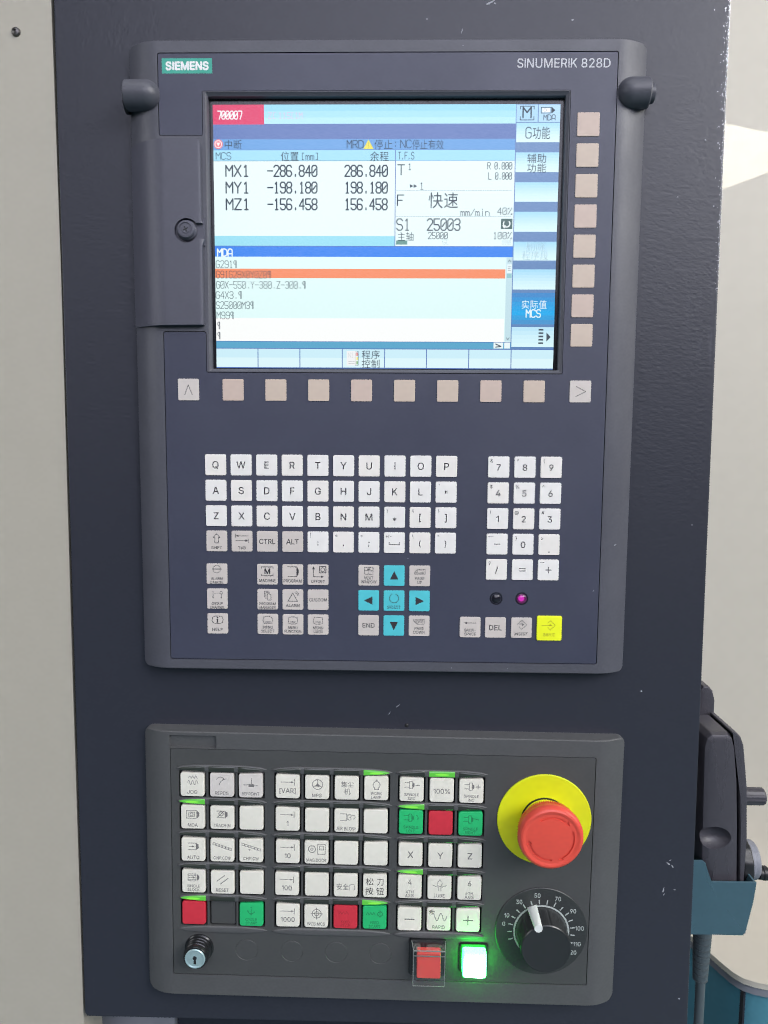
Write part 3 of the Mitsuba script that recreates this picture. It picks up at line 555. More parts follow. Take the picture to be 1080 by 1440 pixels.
# ------------------------------------------------------------------ cabinet that carries both panels
thing('control_cabinet', 'dark blue-grey textured sheet metal cabinet carrying both operator panels', 'cabinet')
CAB = [(-97.6, 330), (309.4, 330), (312.4, -60), (315.3, -384.5), (-99.0, -384.5), (-100.9, -381.5), (-99.3, -60)]
cab = Polygon(CAB)


def cab_loop(d):
    c = np.array(orient(cab.buffer(-d, join_style=2), 1).exterior.coords[:-1])
    k = np.argmin(np.hypot(c[:, 0] - 309, c[:, 1] - 330))
    return np.roll(c, -k, axis=0)


body = loft([(cab_loop(0), -150), (cab_loop(0), -14.6), (cab_loop(0.25), -13.4), (cab_loop(0.8), -12.4), (cab_loop(1.9), -12.0)], True, False)
vf = flat(Polygon(cab_loop(1.9)))
body = join(body, tm(np.column_stack([vf[0], np.full(len(vf[0]), -12.0)]), vf[1]))
body.merge_vertices()
put('control_cabinet__body', shp(body, 'cabinet_paint', 35))


def blob(x, y, r, z=-11.93, h=0.10, squash=1.0, turn=0.0, n=9):
    a = np.arange(n) * 2 * np.pi / n
    q = r * (0.55 + 0.9 * rng.random(n))
    g = affinity.rotate(affinity.scale(Polygon(np.column_stack([q * np.cos(a), q * np.sin(a)])), 1, squash), turn)
    return extr(mv(g.buffer(0), x, y), h, z - h / 2)


for x, y, r, sq, tn in ((296.4, -264.0, 1.3, .35, -35), (299.3, -265.6, 1.2, .3, -50), (297.6, -261.8, .7, .4, 20), (293.6, -282.6, 1.9, .22, 80), (301.7, -282.4, .7, .4, 0), (294.6, -286.0, .8, .3, 60),
                        (273.9, -145.9, .6, .8, 0), (308.2, -360.7, .8, .7, 0), (166.9, 277.0, 2.2, .25, 25), (169.5, 276.6, .7, .6, 0), (150.2, 261.0, 1.5, .18, 75), (216.0, 267.1, .7, .7, 0),
                        (298.3, 198.2, .5, .9, 0), (306.0, 196.5, .55, .9, 0), (301.4, -36.4, .4, .9, 0), (129.0, 268, .4, .8, 0), (283, 165, .4, .8, 0), (114.9, -158.5, 1.6, .12, 40), (109.5, -163, 1.2, .12, 60)):
    put('control_cabinet__paint_chip', shp(blob(x, y, r, squash=sq, turn=tn), 'chip_grey', False))
put('control_cabinet__dark_bump', shp(lathe([(1.3, -12.2), (1.2, -11.4), (0.7, -10.9), (0.01, -10.8)], 16), 'dark_plastic'), at(121.1, -171.2))  # small dark mark between the two panels
wear = []                                         # paint worn to bright metal along the upper right edge
for _ in range(420):
    t = rng.random() ** 1.5
    y = 288 - 180 * t
    ex = 309.4 + 3.0 * (330 - y) / 390
    off = abs(rng.normal()) ** 1.6 * (0.7 + 1.3 * rng.random() * (1 - t))
    r = 0.12 + 0.22 * rng.random() * (1.1 - t)
    x = ex - 0.35 - off
    z = -12.0 - max(0, 1.9 - (ex - x)) * 0.45
    a = np.arange(5) * 1.2566 + rng.random()
    top = np.column_stack([x + r * np.cos(a) * 0.8, y + r * np.sin(a) * 1.5, np.full(5, z + 0.10)])
    wear.append(loft([top - [0, 0, 0.3], top]))
put('control_cabinet__worn_edge', shp(join(*wear), 'bare_metal', False))
labels['control_cabinet__worn_edge'] = dict(label='bright worn spots along the upper right edge', kind='stuff')

# ------------------------------------------------------------------ operator panel (upper)
UPN = 'operator_panel'
thing(UPN, 'upper operator panel with lit screen, letter keys and number keys', 'operator panel')
OX0, OX1, OY0, OY1 = -50.8, 260.2, -131.2, 250.8
FX0, FX1, FY0, FY1 = -30.7, 240.7, -124.4, 243.3


def side_fall(x, y=None):
    x = np.asarray(x, float)
    t = np.clip(np.maximum((-31.2 - x) / 19.6, (x - 241.2) / 19.0), 0, 1)
    return -8.5 * t ** 2.1


XS = [-50.3, -49.6, -48.5, -47, -45, -43, -41, -38.5, -36, -33.5, -31.2, 241.2, 243.5, 246, 248.5, 251, 253, 255, 257, 258.5, 259.4]
outline = Polygon(rr(OX0, OY0, OX1, OY1, 4.0, 6))
bez = Polygon(rr(-4.8, 56.8, 213.9, 222.2, 1.2, 3))
face = rnd(box(FX0, FY0, FX1, FY1).difference(box(FX0 - 1, 81.3, -4.8, 197.0)).difference(box(-4.8, 56.8, 213.9, 222.2)), 0.9)
gap = face.buffer(0.42, quad_segs=3)
open_rect = box(-2.9, 57.6, 213.2, 221.4)
frame = outline.buffer(-0.7).difference(gap).difference(open_rect)
m = plate(frame, side_fall, -12, XS)
lo = rr(OX0, OY0, OX1, OY1, 4.0, 6)


def rim_loop(d, dz):
    c = np.array(orient(outline.buffer(-d, quad_segs=6), 1).exterior.segmentize(6).coords[:-1]) if d else None
    return c


def soft_rim(x0, y0, x1, y1, r, fall, depth, xs):
    """The rounded outer edge of a moulded frame: from the side wall over a small radius onto the front."""
    def lp(d):
        c = rr(x0 + d, y0 + d, x1 - d, y1 - d, r - d, 6)
        out = []
        for p, q in zip(c, np.roll(c, -1, axis=0)):
            k = 40 if abs(q - p).max() > 20 else 1
            out += [p + (q - p) * j / k for j in range(k)]
        return np.array(out)
    L = []
    for d, dz in ((0, None), (0, -0.9), (0.2, -0.35), (0.7, 0.0)):
        p = lp(d)
        z = np.full(len(p), float(depth)) if dz is None else fall(p[:, 0], p[:, 1]) + dz
        L.append(np.column_stack([p, z]))
    return loft(L, False, False)


rim = soft_rim(OX0, OY0, OX1, OY1, 4.0, side_fall, -12, XS)
put(UPN + '__frame', shp(join(m, rim), 'frame_plastic', 28))
put(UPN + '__housing', shp(plate(box(OX0 + 3, OY0 + 3, OX1 - 3, OY1 - 3).difference(box(-2.0, 59, 211.6, 219.8)), -9.6, -12), 'dark_plastic', False))
put(UPN + '__groove_bed', shp(plate(box(FX0 - 1, FY0 - 1, FX1 + 1, FY1 + 1).difference(box(-2.9, 58.5, 212.6, 220.4)), -2.2, -4), 'dark_plastic', False))
put(UPN + '__face_plate', shp(plate(face, -0.3, -2.0), 'face_film', False))
bz = [(rr(-3.2, 57.2, 213.5, 221.7, 1.0, 3), -0.02), (rr(-2.9, 57.5, 213.2, 221.4, 0.9, 3), 0.0), (rr(-2.2, 58.1, 212.4, 220.6, 0.8, 3), -0.7), (rr(-1.8, 59.0, 211.5, 219.6, 0.6, 3), -1.3), (rr(-1.6, 59.2, 211.3, 219.4, 0.6, 3), -1.7), (rr(-1.6, 59.2, 211.3, 219.4, 0.6, 3), -5.6)]
put(UPN + '__screen_bezel', shp(loft(bz, False, False), 'frame_plastic', 20))

# hinged cover on the left with its knurled screw
cov = Polygon([(-50.9, 192.3), (-46, 193.0), (-38, 193.3), (-8.0, 193.3), (-6.2, 192.6), (-5.6, 191.0), (-5.6, 147.0), (-4.2, 143.5), (-4.0, 135.5), (-5.3, 131.8), (-5.3, 85.2), (-50.9, 84.6)])
cov = cov.difference(Point(-14.4, 140.6).buffer(7.2, quad_segs=8)).difference(box(-14.4, 136.2, -3, 144.6).buffer(0.4))


def cover_fall(x, y=None):
    x = np.asarray(x, float)
    t = np.clip((-27.0 - x) / 24.0, 0, 1)
    e = np.clip((x + 7.0) / 3.0, 0, 1)
    return 4.2 - 12.4 * t ** 2.0 - 1.3 * e ** 2


CX = [-50.4, -49.5, -48, -46, -44, -41, -38, -35, -32, -29, -27, -7, -6.2, -5.5, -4.9, -4.4]
put(UPN + '__hinged_cover', shp(plate(cov, cover_fall, -9, CX), 'cover_plastic', 35), label='raised hinged cover left of the screen with one screw')
well = Polygon([(-22.5, 148.4), (-4.1, 148.4), (-4.1, 132.4), (-22.5, 132.4)])
put(UPN + '__cover_recess', shp(plate(well, 1.6, -1), 'cover_plastic', False))
put(UPN + '__cover_screw', shp(lathe([(5.9, 1.5), (5.9, 3.4), (5.5, 4.0), (5.2, 4.1), (5.2, 5.6), (4.8, 6.2), (3.9, 6.3), (3.6, 5.7), (2.6, 5.7), (2.3, 6.1), (0.01, 6.1)], 40), 'cover_plastic'), at(-14.4, 140.9), 'round screw of the hinged cover')
cross = union_all([box(-1.7, -.35, 1.7, .35), box(-.35, -1.7, .35, 1.7)])
put(UPN + '__cover_screw__slot', shp(extr(affinity.rotate(cross, 25), 0.2, 6.0), 'dark_plastic', False), at(-14.4, 140.9), exact=True)


def capsule(x0, x1, yc, r, zc, dome):
    """A lock pin lying across the frame, rounded on the side of its dome."""
    prof = [(r * 0.9, 0), (r, 0.8), (r, abs(x1 - x0) - r * 0.95)] + [(r * math.cos(t) ** 0.8, abs(x1 - x0) - r * 0.95 + r * 0.95 * math.sin(t)) for t in np.linspace(0.12, 1.55, 12)]
    g = lathe([(0.01, 0)] + prof, 36)
    v = g.vertices.copy()
    sgn = 1 if dome == 'right' else -1
    g.vertices = np.column_stack([(x0 if sgn > 0 else x1) + sgn * v[:, 2], yc + v[:, 0] * 0.98, zc + v[:, 1]])
    if sgn < 0:
        g.invert()
    return g


put(UPN + '__lock_pin', shp(capsule(-50.4, -30.0, 219.8, 8.7, -0.8, 'right'), 'frame_plastic'), label='rounded lock pin at the upper left edge')
put(UPN + '__lock_pin__collar', shp(tube([(-52.0, 217.5, -5), (-50.4, 217.5, -5)], 6.5, 24), 'dark_plastic'), exact=True)
put(UPN + '__lock_pin_001', shp(capsule(241.4, 259.6, 220.8, 8.7, -1.4, 'left'), 'frame_plastic'), label='rounded lock pin at the upper right edge', exact=True)
put(UPN + '__lock_pin_001__collar', shp(tube([(259.4, 221.5, -4), (260.3, 221.5, -4), (260.31, 221.5, -4), (263.3, 221.5, -4)], [8.0, 8.0, 5.6, 5.4], 28), 'frame_plastic', 30), exact=True)

for x, y, r, z in ((149.0, -128.2, .45, .05), (184.5, -128.3, .4, .05), (250.0, -48.3, .7, -1.1), (237.5, -77.5, .5, -.25), (120.6, -58.0, .3, -.25), (150.0, 246.8, .35, .05)):
    put(UPN + '__dust_speck', shp(blob(x, y, r, z, 0.12, .5, 40), 'chip_grey', False))

# lettering on the face plate
put(UPN + '__logo_plate', shp(extr(box(-28.4, 232.0, 1.6, 240.6), 0.12, -0.3), 'logo_teal', False), label='teal maker plate at the upper left')
lg = text2d('SIEMENS', 4.4, True)
lg = affinity.scale(lg, 25.6 / (lg.bounds[2] - lg.bounds[0]), 1, origin=(0, 0)).buffer(0.10)
put(UPN + '__logo_plate__lettering', shp(extr(mv(lg, -13.3, 236.3), 0.1, -0.2), 'white_print', False), exact=True)
sn = text2d('SINUMERIK 828D', 5.1)
sn = affinity.scale(sn.buffer(-0.05), 54.6 / (sn.bounds[2] - sn.bounds[0]), 1, origin=(0, 0))
put(UPN + '__model_lettering', shp(extr(mv(sn, 209.2, 237.2), 0.1, -0.3), 'grey_print', False), label='white model lettering at the upper right')

# ------------------------------------------------------------------ the screen, 640 x 480 display pixels
SX0, SX1, SY1, SY0 = 0.45, 208.9, 216.2, 60.0
SCR = UPN + '__screen'
put(SCR, shp(plate(box(-3, 58, 212.5, 220.5), -5.0, -8), 'screen_glass', False), label='lit colour screen with position readout and program lines', exact=True)


def to_mm(g):
    return affinity.affine_transform(g, [(SX1 - SX0) / 640, 0, 0, -(SY1 - SY0) / 480, SX0, SY1])


def lin(c):
    return [((v / 255 + 0.055) / 1.055) ** 2.4 if v > 10 else v / 3294 for v in c]


fields, glow_text, dark_text = {}, {}, {}


def fld(c, x0, y0, x1, y1, layer=0):
    fields.setdefault((c, layer), []).append(box(x0, y0, x1, y1))


def grad(cs, x0, y0, x1, y1, layer=0):            # the display draws its buttons with a printed blend, in bands
    n = 2 * len(cs) - 1
    cs = [tuple(round((a + b) / 2) for a, b in zip(cs[k // 2], cs[(k + 1) // 2])) for k in range(n)]
    for i, c in enumerate(cs):
        fld(c, x0, y0 + (y1 - y0) * i / len(cs), x1, y0 + (y1 - y0) * (i + 1) / len(cs), layer)


WHITE, PALE, SKY, BAND = (232, 252, 252), (208, 244, 252), (160, 222, 248), (96, 124, 184)
BTN = [(168, 222, 246), (190, 232, 249), (208, 242, 251), (218, 248, 252)]
fld((88, 118, 182), 0, 0, 640, 480)
fld((98, 136, 186), 560, 0, 640, 442, 1)
fld((222, 32, 92), 0, 0, 95, 35, 1)
grad([(150, 218, 246), (182, 234, 250)], 95, 0, 559, 34, 1)
fld((96, 160, 222), 0, 61, 559, 80, 1)
fld(SKY, 0, 80.5, 338, 99.5, 1)
fld(SKY, 339.5, 80.5, 559, 99.5, 1)
fld(WHITE, 0, 100, 338, 235, 1)
fld(WHITE, 339.5, 100, 559, 253, 1)
fld((150, 222, 240), 0, 235, 338, 253, 1)
fld((30, 128, 236), 0, 254, 559, 273, 1)
fld((226, 252, 250), 0, 273, 559, 429, 1)
fld((252, 254, 252), 0, 386, 546, 429, 2)
fld((246, 142, 94), 0, 295, 546, 312, 2)
fld((196, 226, 234), 547.5, 274, 559, 428, 2)
fld((232, 248, 250), 549, 286, 558, 302, 3)
fld((150, 200, 205), 549, 303, 558, 311, 3)
fld((92, 168, 204), 0, 430, 559, 442, 1)
fld((238, 250, 250), 527, 430, 545, 441, 2)
fld((238, 250, 250), 547, 430, 558, 441, 2)
xs_ = [0, 79.5, 159.5, 240.5, 321, 400.5, 480.5, 560.5, 641]
for a, b in zip(xs_, xs_[1:]):
    fld((206, 240, 250), a + (0.8 if a else 0), 443.5, min(b - 0.8, 640), 460, 1)
    fld((222, 248, 252), a + (0.8 if a else 0), 460, min(b - 0.8, 640), 478, 1)
fld((168, 214, 244), 560, 1, 599.2, 31.5, 2)
fld((176, 218, 246), 600.8, 1, 640, 31.5, 2)
for y0, y1 in ((33, 67), (85, 120), (138, 173), (191, 227), (245, 279), (295, 332)):
    grad(BTN, 560.5, y0, 640, y1, 2)
grad([(62, 140, 206), (36, 160, 226), (20, 172, 238), (70, 150, 208)], 560, 338, 640, 396, 2)
grad(BTN[1:], 560.5, 401, 640, 438, 2)
fld((98, 150, 140), 341, 243, 362, 250.5, 2)      # spindle load bar
fld((62, 98, 92), 536, 203.5, 557, 222, 2)
for c, g in (((244, 250, 250), screen_text('700007', 9, 11.5, 54, 25.5, 0.95)), ((240, 250, 252), screen_text('MDA', 5, 259, 33, 272, 1.1)),
             ((240, 250, 252), union_all([han('实际值', 577, 350, 626, 367), screen_text('MCS', 587, 369, 614, 383, 1.0)])),
             ((238, 190, 214), union_all([screen_text('Z[', 103, 14, 118, 25, 0.4), screen_text('11', 122, 14, 136, 25, 0.4), screen_text('5[1M', 138, 14, 166, 25, 0.4)])),
             ((240, 226, 60), Polygon([(279, 79), (298, 79), (288.5, 62)])),
             ((244, 120, 130), Point(9.5, 70).buffer(8.6)),
             ((250, 246, 246), union_all([ring(9.5, 70, 6.2, 1.4), Polygon([(5.8, 67.4), (13.2, 67.4), (9.5, 74)])])),
             ((244, 246, 246), box(249, 447, 268, 474)), ((238, 250, 250), union_all([LineString(arc(546.5, 212.5, 6, -40, 215)).buffer(1.1), tri(542, 217.5, 4, 90)])),
             ((250, 232, 70), box(266, 458, 270, 464)), ((110, 170, 80), box(266, 466, 270, 472)), ((226, 84, 70), box(266, 450, 270, 456)),
             ((246, 250, 250), box(607, 7.5, 621, 14.5))):
    glow_text.setdefault(c, []).append(g)
DK = [screen_text('MRD', 249, 63.5, 279, 77.5, 0.7), screen_text('NC', 348, 63, 368, 77, 0.6), screen_text(':', 336, 64, 342, 77), screen_text('MCS', 5, 85, 33, 97), screen_text('[mm]', 164, 86, 196, 98),
      screen_text('T,F,S', 344, 84.5, 373, 97), han('中断', 20, 60.5, 54, 78.5, .05), han('停止', 299, 60.5, 334, 79, .05), han('停止有效', 369, 60.5, 428, 79, .05), han('位置', 125, 81.5, 160, 99.5), han('余程', 291, 81.5, 327, 100),
      box(0, 99.7, 338, 100.3)]
for y, s, a in ((108, 'MX1', '286.840'), (138, 'MY1', '198.180'), (168, 'MZ1', '156.458')):
    DK += [screen_text(s, 23, y, 67, y + 19.5, 1.25), screen_text('-' + a, 101, y, 193, y + 19.5, 1.25), screen_text(a, 245, y, 324, y + 19.5, 1.25)]
DK += [screen_text('T', 343, 107, 356, 125, 1.0), screen_text('1', 362, 105, 369, 116, 0.6), screen_text('R 0.000', 509, 103, 554, 115, 0.6), screen_text('L 0.000', 511, 121, 554, 133, 0.6),
       tri(368, 145, 4, 0), tri(375, 145, 4, 0), screen_text('1', 384, 139, 392, 151, 0.6), screen_text('F', 343, 161, 355, 180, 1.0), han('快速', 400, 153, 457, 184), screen_text('mm/min', 461, 186, 514, 198.5, 0.6),
       screen_text('40%', 529, 184, 556, 196, 0.6), screen_text('S1', 342, 204, 367, 224.5, 1.0), screen_text('25003', 399, 204, 460, 224.5, 1.1), han('主轴', 343, 226, 375, 243.5, .05), screen_text('25000', 401, 228, 437, 240, 0.6),
       screen_text('100%', 522, 228, 556, 240, 0.6)]
PG = [('G291¶', 2, 42), ('G91G28X0Y0Z0¶', 2, 106), ('G0X-550.Y-380.Z-300.¶', 2, 172), ('G4X3.¶', 1, 51), ('S25000M3¶', 1, 73), ('M99¶', 2, 35), ('¶', 3, 9), ('¶', 3, 9)]
for k, (s, a, b) in enumerate(PG):
    DK.append(screen_text(s, a, 280.5 + k * 18.9, b, 293.5 + k * 18.9, 0.5))
DK += [han('功能', 590, 37.5, 623, 61), screen_text('G', 578, 41, 588, 60, 0.8), han('辅助', 581, 85.5, 618, 103.5), han('功能', 581, 103, 618, 120.5), han('程序', 277, 444, 313, 461.5), han('控制', 277, 461, 313, 478.5),
       screen_text('M', 572, 6, 587, 24, 1.3), lines([(567, 9), (567, 4), (592, 4), (592, 9)], [(567, 22), (567, 28), (592, 28), (592, 22)], w=1.3), screen_text('MDA', 610, 19, 631, 28.5, 0.6),
       lines([(605, 6), (605, 16), (623, 16), (623, 6), (605, 6)], w=1.2), Polygon([(624, 5), (631, 11), (624, 17)]), ring(612, 11, 2.4, 1.0),
       Polygon([(626, 411), (626, 428), (634, 419.5)]), screen_text('>', 531, 431.5, 541, 440, 1.0), lines([(551, 282), (553.5, 278), (556, 282)], [(551, 421), (553.5, 425), (556, 421)], w=0.9),
       lines([(551, 290), (556, 290)], [(551, 293.5), (556, 293.5)], [(551, 297), (556, 297)], w=.7), lines([(288.5, 67), (288.5, 74)], [(288.5, 76), (288.5, 77)], w=1.2), screen_text('N1', 252, 450, 262, 459, 0.3),
       box(252, 466, 264, 466.6), box(252, 470, 264, 470.6), lines([(270.8, 448), (270.8, 474), (265, 474), (265, 448), (270.8, 448)], w=.8)]
DK += [box(611, 404.5 + 6.2 * k, 620, 407.5 + 6.2 * k) for k in range(5)]
LT = [box(340.5, 153, 555, 153.7), box(340.5, 199, 555, 199.7), han('删除', 583, 244, 620, 261, .3), han('程序段', 576, 260, 626, 278, .3), screen_text('5[', 428, 242, 440, 250, 0.3), screen_text('100', 538, 243, 555, 250, 0.3)]


def lit(gs, c, z):
    v, f = flat(to_mm(union_all(gs)))
    return shp(tm(np.column_stack([v, np.full(len(v), z)]), f), 'screen_glass', False, glow=[0.98 * x for x in lin(c)], weight=0.02)


for (c, layer), gs in sorted(fields.items(), key=lambda x: x[0][1]):
    whole = union_all(gs)
    for g in getattr(whole, 'geoms', [whole]):
        put(SCR + '__field', lit([g], c, -4.92 + 0.05 * layer))
for c, gs in glow_text.items():
    n = put(SCR + '__lettering', lit(gs, c, -4.70 + (0.04 if c == (250, 246, 246) else 0)))
    labels[n] = dict(kind='stuff')
pr('display_dark', (0.035, 0.055, 0.075), 0.5)
pr('display_grey', (0.30, 0.40, 0.42), 0.5)
pr('display_teal', (0.13, 0.26, 0.28), 0.5)


def dull(gs, mat, z=-4.70):
    v, f = flat(to_mm(union_all(gs)))
    return shp(tm(np.column_stack([v, np.full(len(v), z)]), f), mat, False)


for gs, mat in ((DK, 'display_dark'), (LT, 'display_grey')):
    labels[put(SCR + '__print', dull(gs, mat))] = dict(kind='stuff')

# ------------------------------------------------------------------ keys of the upper panel
KEY, SOFT, BIG = pad(13.1, 13.1, 1.0, -0.6, 0.45, 0.2), pad(13.0, 13.2, 0.8, -0.6, 0.35, 0.2), pad(15.8, 15.8, 1.0, -0.6, 0.8, 0.4)
TALL = pad(13.2, 13.6, 0.8, -0.6, 0.35, 0.3)
KEYS = {}


def key(panel, name, mesh, mat, x, y, z, m, label, legend=None, ink='ink', zt=0.45):
    k = (id(mesh), mat)
    if k not in KEYS:
        KEYS[k] = shp(mesh, mat, 35)
    n = put(f'{panel}__{name}', KEYS[k], m @ at(x, y, z), label)
    if legend is not None and not legend.is_empty:
        put(n + '__legend', shp(extr(legend, 0.10, zt - 0.03), ink, False), m @ at(x, y, z), exact=True)
    return n


I = np.eye(4)


def tx(s, h, y=0.0, x=0.0, c=1.0, bold=False):
    return mv(text2d(s, h, bold, c), x, y)


def two(a, b, h=1.75, y=-3.0, c=0.92):
    return union_all([tx(a, h, y, c=c), tx(b, h, y - 2.5, c=c)])


U = union_all
wk = lambda i, j: 'white_key' if (i * 7 + j * 5) % 3 else 'white_key_warm'
small = {('"', 1): "'", ('*', 2): '\\', ('[', 2): '{', (']', 2): '}', (':', 3): '|', (',', 3): '<', (';', 3): '>', ('(', 3): '\\', (')', 3): '^'}
WORDS = {'"': 'a quotation mark', '*': 'an asterisk', '[': 'an opening bracket', ']': 'a closing bracket', ':': 'a colon', ',': 'a comma', ';': 'a semicolon', '(': 'an opening parenthesis', ')': 'a closing parenthesis',
         '-': 'a minus', '.': 'a point', '/': 'a slash', '=': 'an equals sign', '+': 'a plus'}
for j, row in enumerate(('QWERTYUIOP', 'ASDFGHJKL"', 'ZXCVBNM*[]')):
    for i, ch in enumerate(row):
        g = tx(ch, 4.3 if ch.isalpha() else 4.2, {'*': -2.2, '"': -1.2}.get(ch, 0.0))
        if (ch, j) in small:
            g = U([g, tx(small[ch, j], 1.9, 4.2, -4.5)])
        key(UPN, 'letter_key', KEY, wk(i, j), 16 * i, -16 * j, 0, I, f'white key printed with {WORDS.get(ch, "the letter " + ch)}', g)
arrow_l = lambda x0, x1, y: U([lines([(x0, y), (x1, y)], w=.35), Polygon([(x0 - .2, y), (x0 + 1.5, y + .75), (x0 + 1.5, y - .75)])])
arrow_r = lambda x0, x1, y: affinity.scale(arrow_l(-x1, -x0, y), -1, 1, origin=(0, 0))
SHIFT = U([lines([(0, 4.6), (-2.2, 2.2), (-1.1, 2.2), (-1.1, -1.2), (1.1, -1.2), (1.1, 2.2), (2.2, 2.2), (0, 4.6)], w=.4), tx('SHIFT', 1.8, -4.2)])
TAB = U([arrow_l(-3.6, 4, 3.4), lines([(-4.0, 2.2), (-4.0, 4.6)], w=.4), arrow_r(-4, 3.6, .4), lines([(4.0, -.8), (4.0, 1.6)], w=.4), tx('TAB', 1.8, -4.2)])
for i, (g, n) in enumerate(((SHIFT, 'shift'), (TAB, 'tab'), (tx('CTRL', 3.1, c=.95), 'control'), (tx('ALT', 3.1), 'alt'))):
    key(UPN, 'modifier_key', KEY, 'grey_key', 16 * i, -48, 0, I, f'grey {n} key in the lowest letter row', g)
for i, ch in enumerate(':,; ()'):
    if ch == ' ':
        g = U([lines([(-3.2, .2), (-3.2, -1.2), (3.2, -1.2), (3.2, .2)], w=.45), tx('+/-', 1.9, 4.2, -3.6)])
    else:
        g = U([tx(ch, 3.4, -.4), tx(small[ch, 3], 1.9, 4.2, -4.5)])
    key(UPN, 'letter_key', KEY, wk(i, 4), 64 + 16 * i, -48, 0, I, 'white space bar symbol key' if ch == ' ' else f'white key printed with {WORDS[ch]}', g)
for j, (row, up) in enumerate((('789', '&*('), ('456', '$%^'), ('123', '!@#'), ('-0.', '_)>'), ('/=+', '? ~'))):
    for i, (ch, s) in enumerate(zip(row, up)):
        y = {'.': -3.0}.get(ch, -0.2)
        bars = {'-': [[(-1.7, 0), (1.7, 0)]], '=': [[(-1.9, .75), (1.9, .75)], [(-1.9, -.75), (1.9, -.75)]], '+': [[(-2, 0), (2, 0)], [(0, -2), (0, 2)]]}
        g = lines(*bars[ch], w=.5) if ch in bars else tx(ch, 3.9, y)
        if s != ' ':
            g = U([g, tx(s, 2.1, 3.9, -4.4) if s not in '_^~' else (mv(lines([(-1.3, 0), (1.3, 0)], w=.3), -4.0, 4.6) if s != '^' else lines([(-5.2, 4.0), (-4.4, 4.9), (-3.6, 4.0)], w=.3))])
        key(UPN, 'number_key', KEY, wk(i + 1, j), 176.25 + 16.2 * i, -0.1 - 16.06 * j, 0, I, f'white number pad key printed with {WORDS.get(ch, "the digit " + ch)}', g)

scr = lambda y: U([lines([(-2.6, y - 1.9), (-3.0, y), (-2.6, y + 1.9), (-1.2, y + 2.3), (1.2, y + 2.3), (2.6, y + 1.9), (3.0, y), (2.6, y - 1.9), (1.2, y - 2.3), (-1.2, y - 2.3), (-2.6, y - 1.9)], w=.32), lines([(-1.7, y - .7), (1.7, y - .7)], [(-1.7, y - 1.4), (1.7, y - 1.4)], w=.28)])
ALC = U([ring(0, 3.0, 2.4, .32), lines([(-3.0, 3.2), (3.0, 3.2)], [(-3.0, 2.6), (3.0, 2.6)], w=.22), two('ALARM', 'CANCEL')])
GRP = U([lines([(-3, 4.6), (-2.6, 4.8), (-2.6, .8)], [(2.6, 2.6), (2.6, .8)], w=.3), tri(-2.6, .9, .7, 270), tri(2.6, .9, .7, 270), ring(2.6, 3.9, .8, .3), lines([(-1.4, 3.6), (-.9, 3.6)], [(-.2, 3.6), (.3, 3.6)], [(1, 3.6), (1.4, 3.6)], w=.3), two('GROUP', 'CHANNEL', c=.85)])
HLP = U([lines([(-3.1, .6), (-3.6, 2.4), (-3.1, 4.2), (-1.4, 4.9), (1.4, 4.9), (3.1, 4.2), (3.6, 2.4), (3.1, .6), (1.4, -.1), (-1.4, -.1), (-3.1, .6)], w=.34), lines([(0, .9), (0, 2.8)], w=.8), Point(0, 3.9).buffer(.5), lines([(-.6, .9), (.6, .9)], [(-.5, 2.8), (0, 2.8)], w=.3), tx('HELP', 2.0, -3.8)])
MCH = U([tx('M', 3.4, 2.0, bold=True), lines([(-3.6, 3.8), (-3.6, 4.8), (3.6, 4.8), (3.6, 3.8)], [(-3.6, .2), (-3.6, -.9), (3.6, -.9), (3.6, .2)], w=.45), tx('MACHINE', 1.9, -4.0, c=.9)])
PRG = U([lines([(-3, 5), (2.6, 5), (2.6, -1.2), (-3, -1.2)], w=.38), Polygon([(2.5, 5.1), (3.9, 3.2), (3.9, .7), (2.5, -1.3)]), tx('PROGRAM', 1.9, -4.0, c=.9)])
OFS = U([lines([(-2.8, 4.2), (-2.8, -1.2), (2.6, -1.2)], w=.4), tri(-2.8, 4.2, 1.1, 90), tri(2.6, -1.2, 1.1, 0), lines([(1, 1.4), (1, 5.4), (5, 5.4), (5, 1.4), (1, 1.4)], w=.5), ring(3, 3.4, 1.2, .4), tx('OFFSET', 1.9, -4.2, c=.9)])
PMG = U([lines([(-2, 1.2), (-2, 5.2), (.6, 5.2)], [(-1, .4), (-1, 4.4), (1.4, 4.4)], [(0, -.4), (0, 3.6), (1.2, 3.6), (2.2, 2.7), (2.2, -.4), (0, -.4)], w=.34), two('PROGRAM', 'MANAGER', 1.7, -2.8, .9)])
ALM = U([lines([(-3.0, -1), (0, 4.2), (3.0, -1), (-3.0, -1)], w=.38), lines(arc(0, 1.6, 3.3, 15, 65), arc(0, 1.6, 4.2, 18, 62), w=.3), tx('ALARM', 1.9, -3.8)])
FN = {(0, 0): (ALC, 'alarm cancel'), (0, 1): (GRP, 'group channel'), (0, 2): (HLP, 'help'), (2, 0): (MCH, 'machine'), (3, 0): (PRG, 'program'), (4, 0): (OFS, 'offset'), (2, 1): (PMG, 'program manager'), (3, 1): (ALM, 'alarm'), (4, 1): (tx('CUSTOM', 2.0, c=.95), 'custom'),
      (2, 2): (U([scr(2.6), two('MENU', 'SELECT', 1.8, -2.0)]), 'menu select'), (3, 2): (U([scr(2.6), two('MENU', 'FUNCTION', 1.8, -2.0, .85)]), 'menu function'), (4, 2): (U([scr(2.6), two('MENU', 'USER', 1.8, -2.0)]), 'menu user')}
NXT = U([lines([(-2.7, .8), (-2.7, 5), (2.7, 5), (2.7, .8), (-2.7, .8)], [(-2.7, 3), (2.7, 3)], [(0, 3), (0, .8)], w=.34), box(-.9, 3.6, .9, 4.4), two('NEXT', 'WINDOW', 1.8, -1.6, .9)])
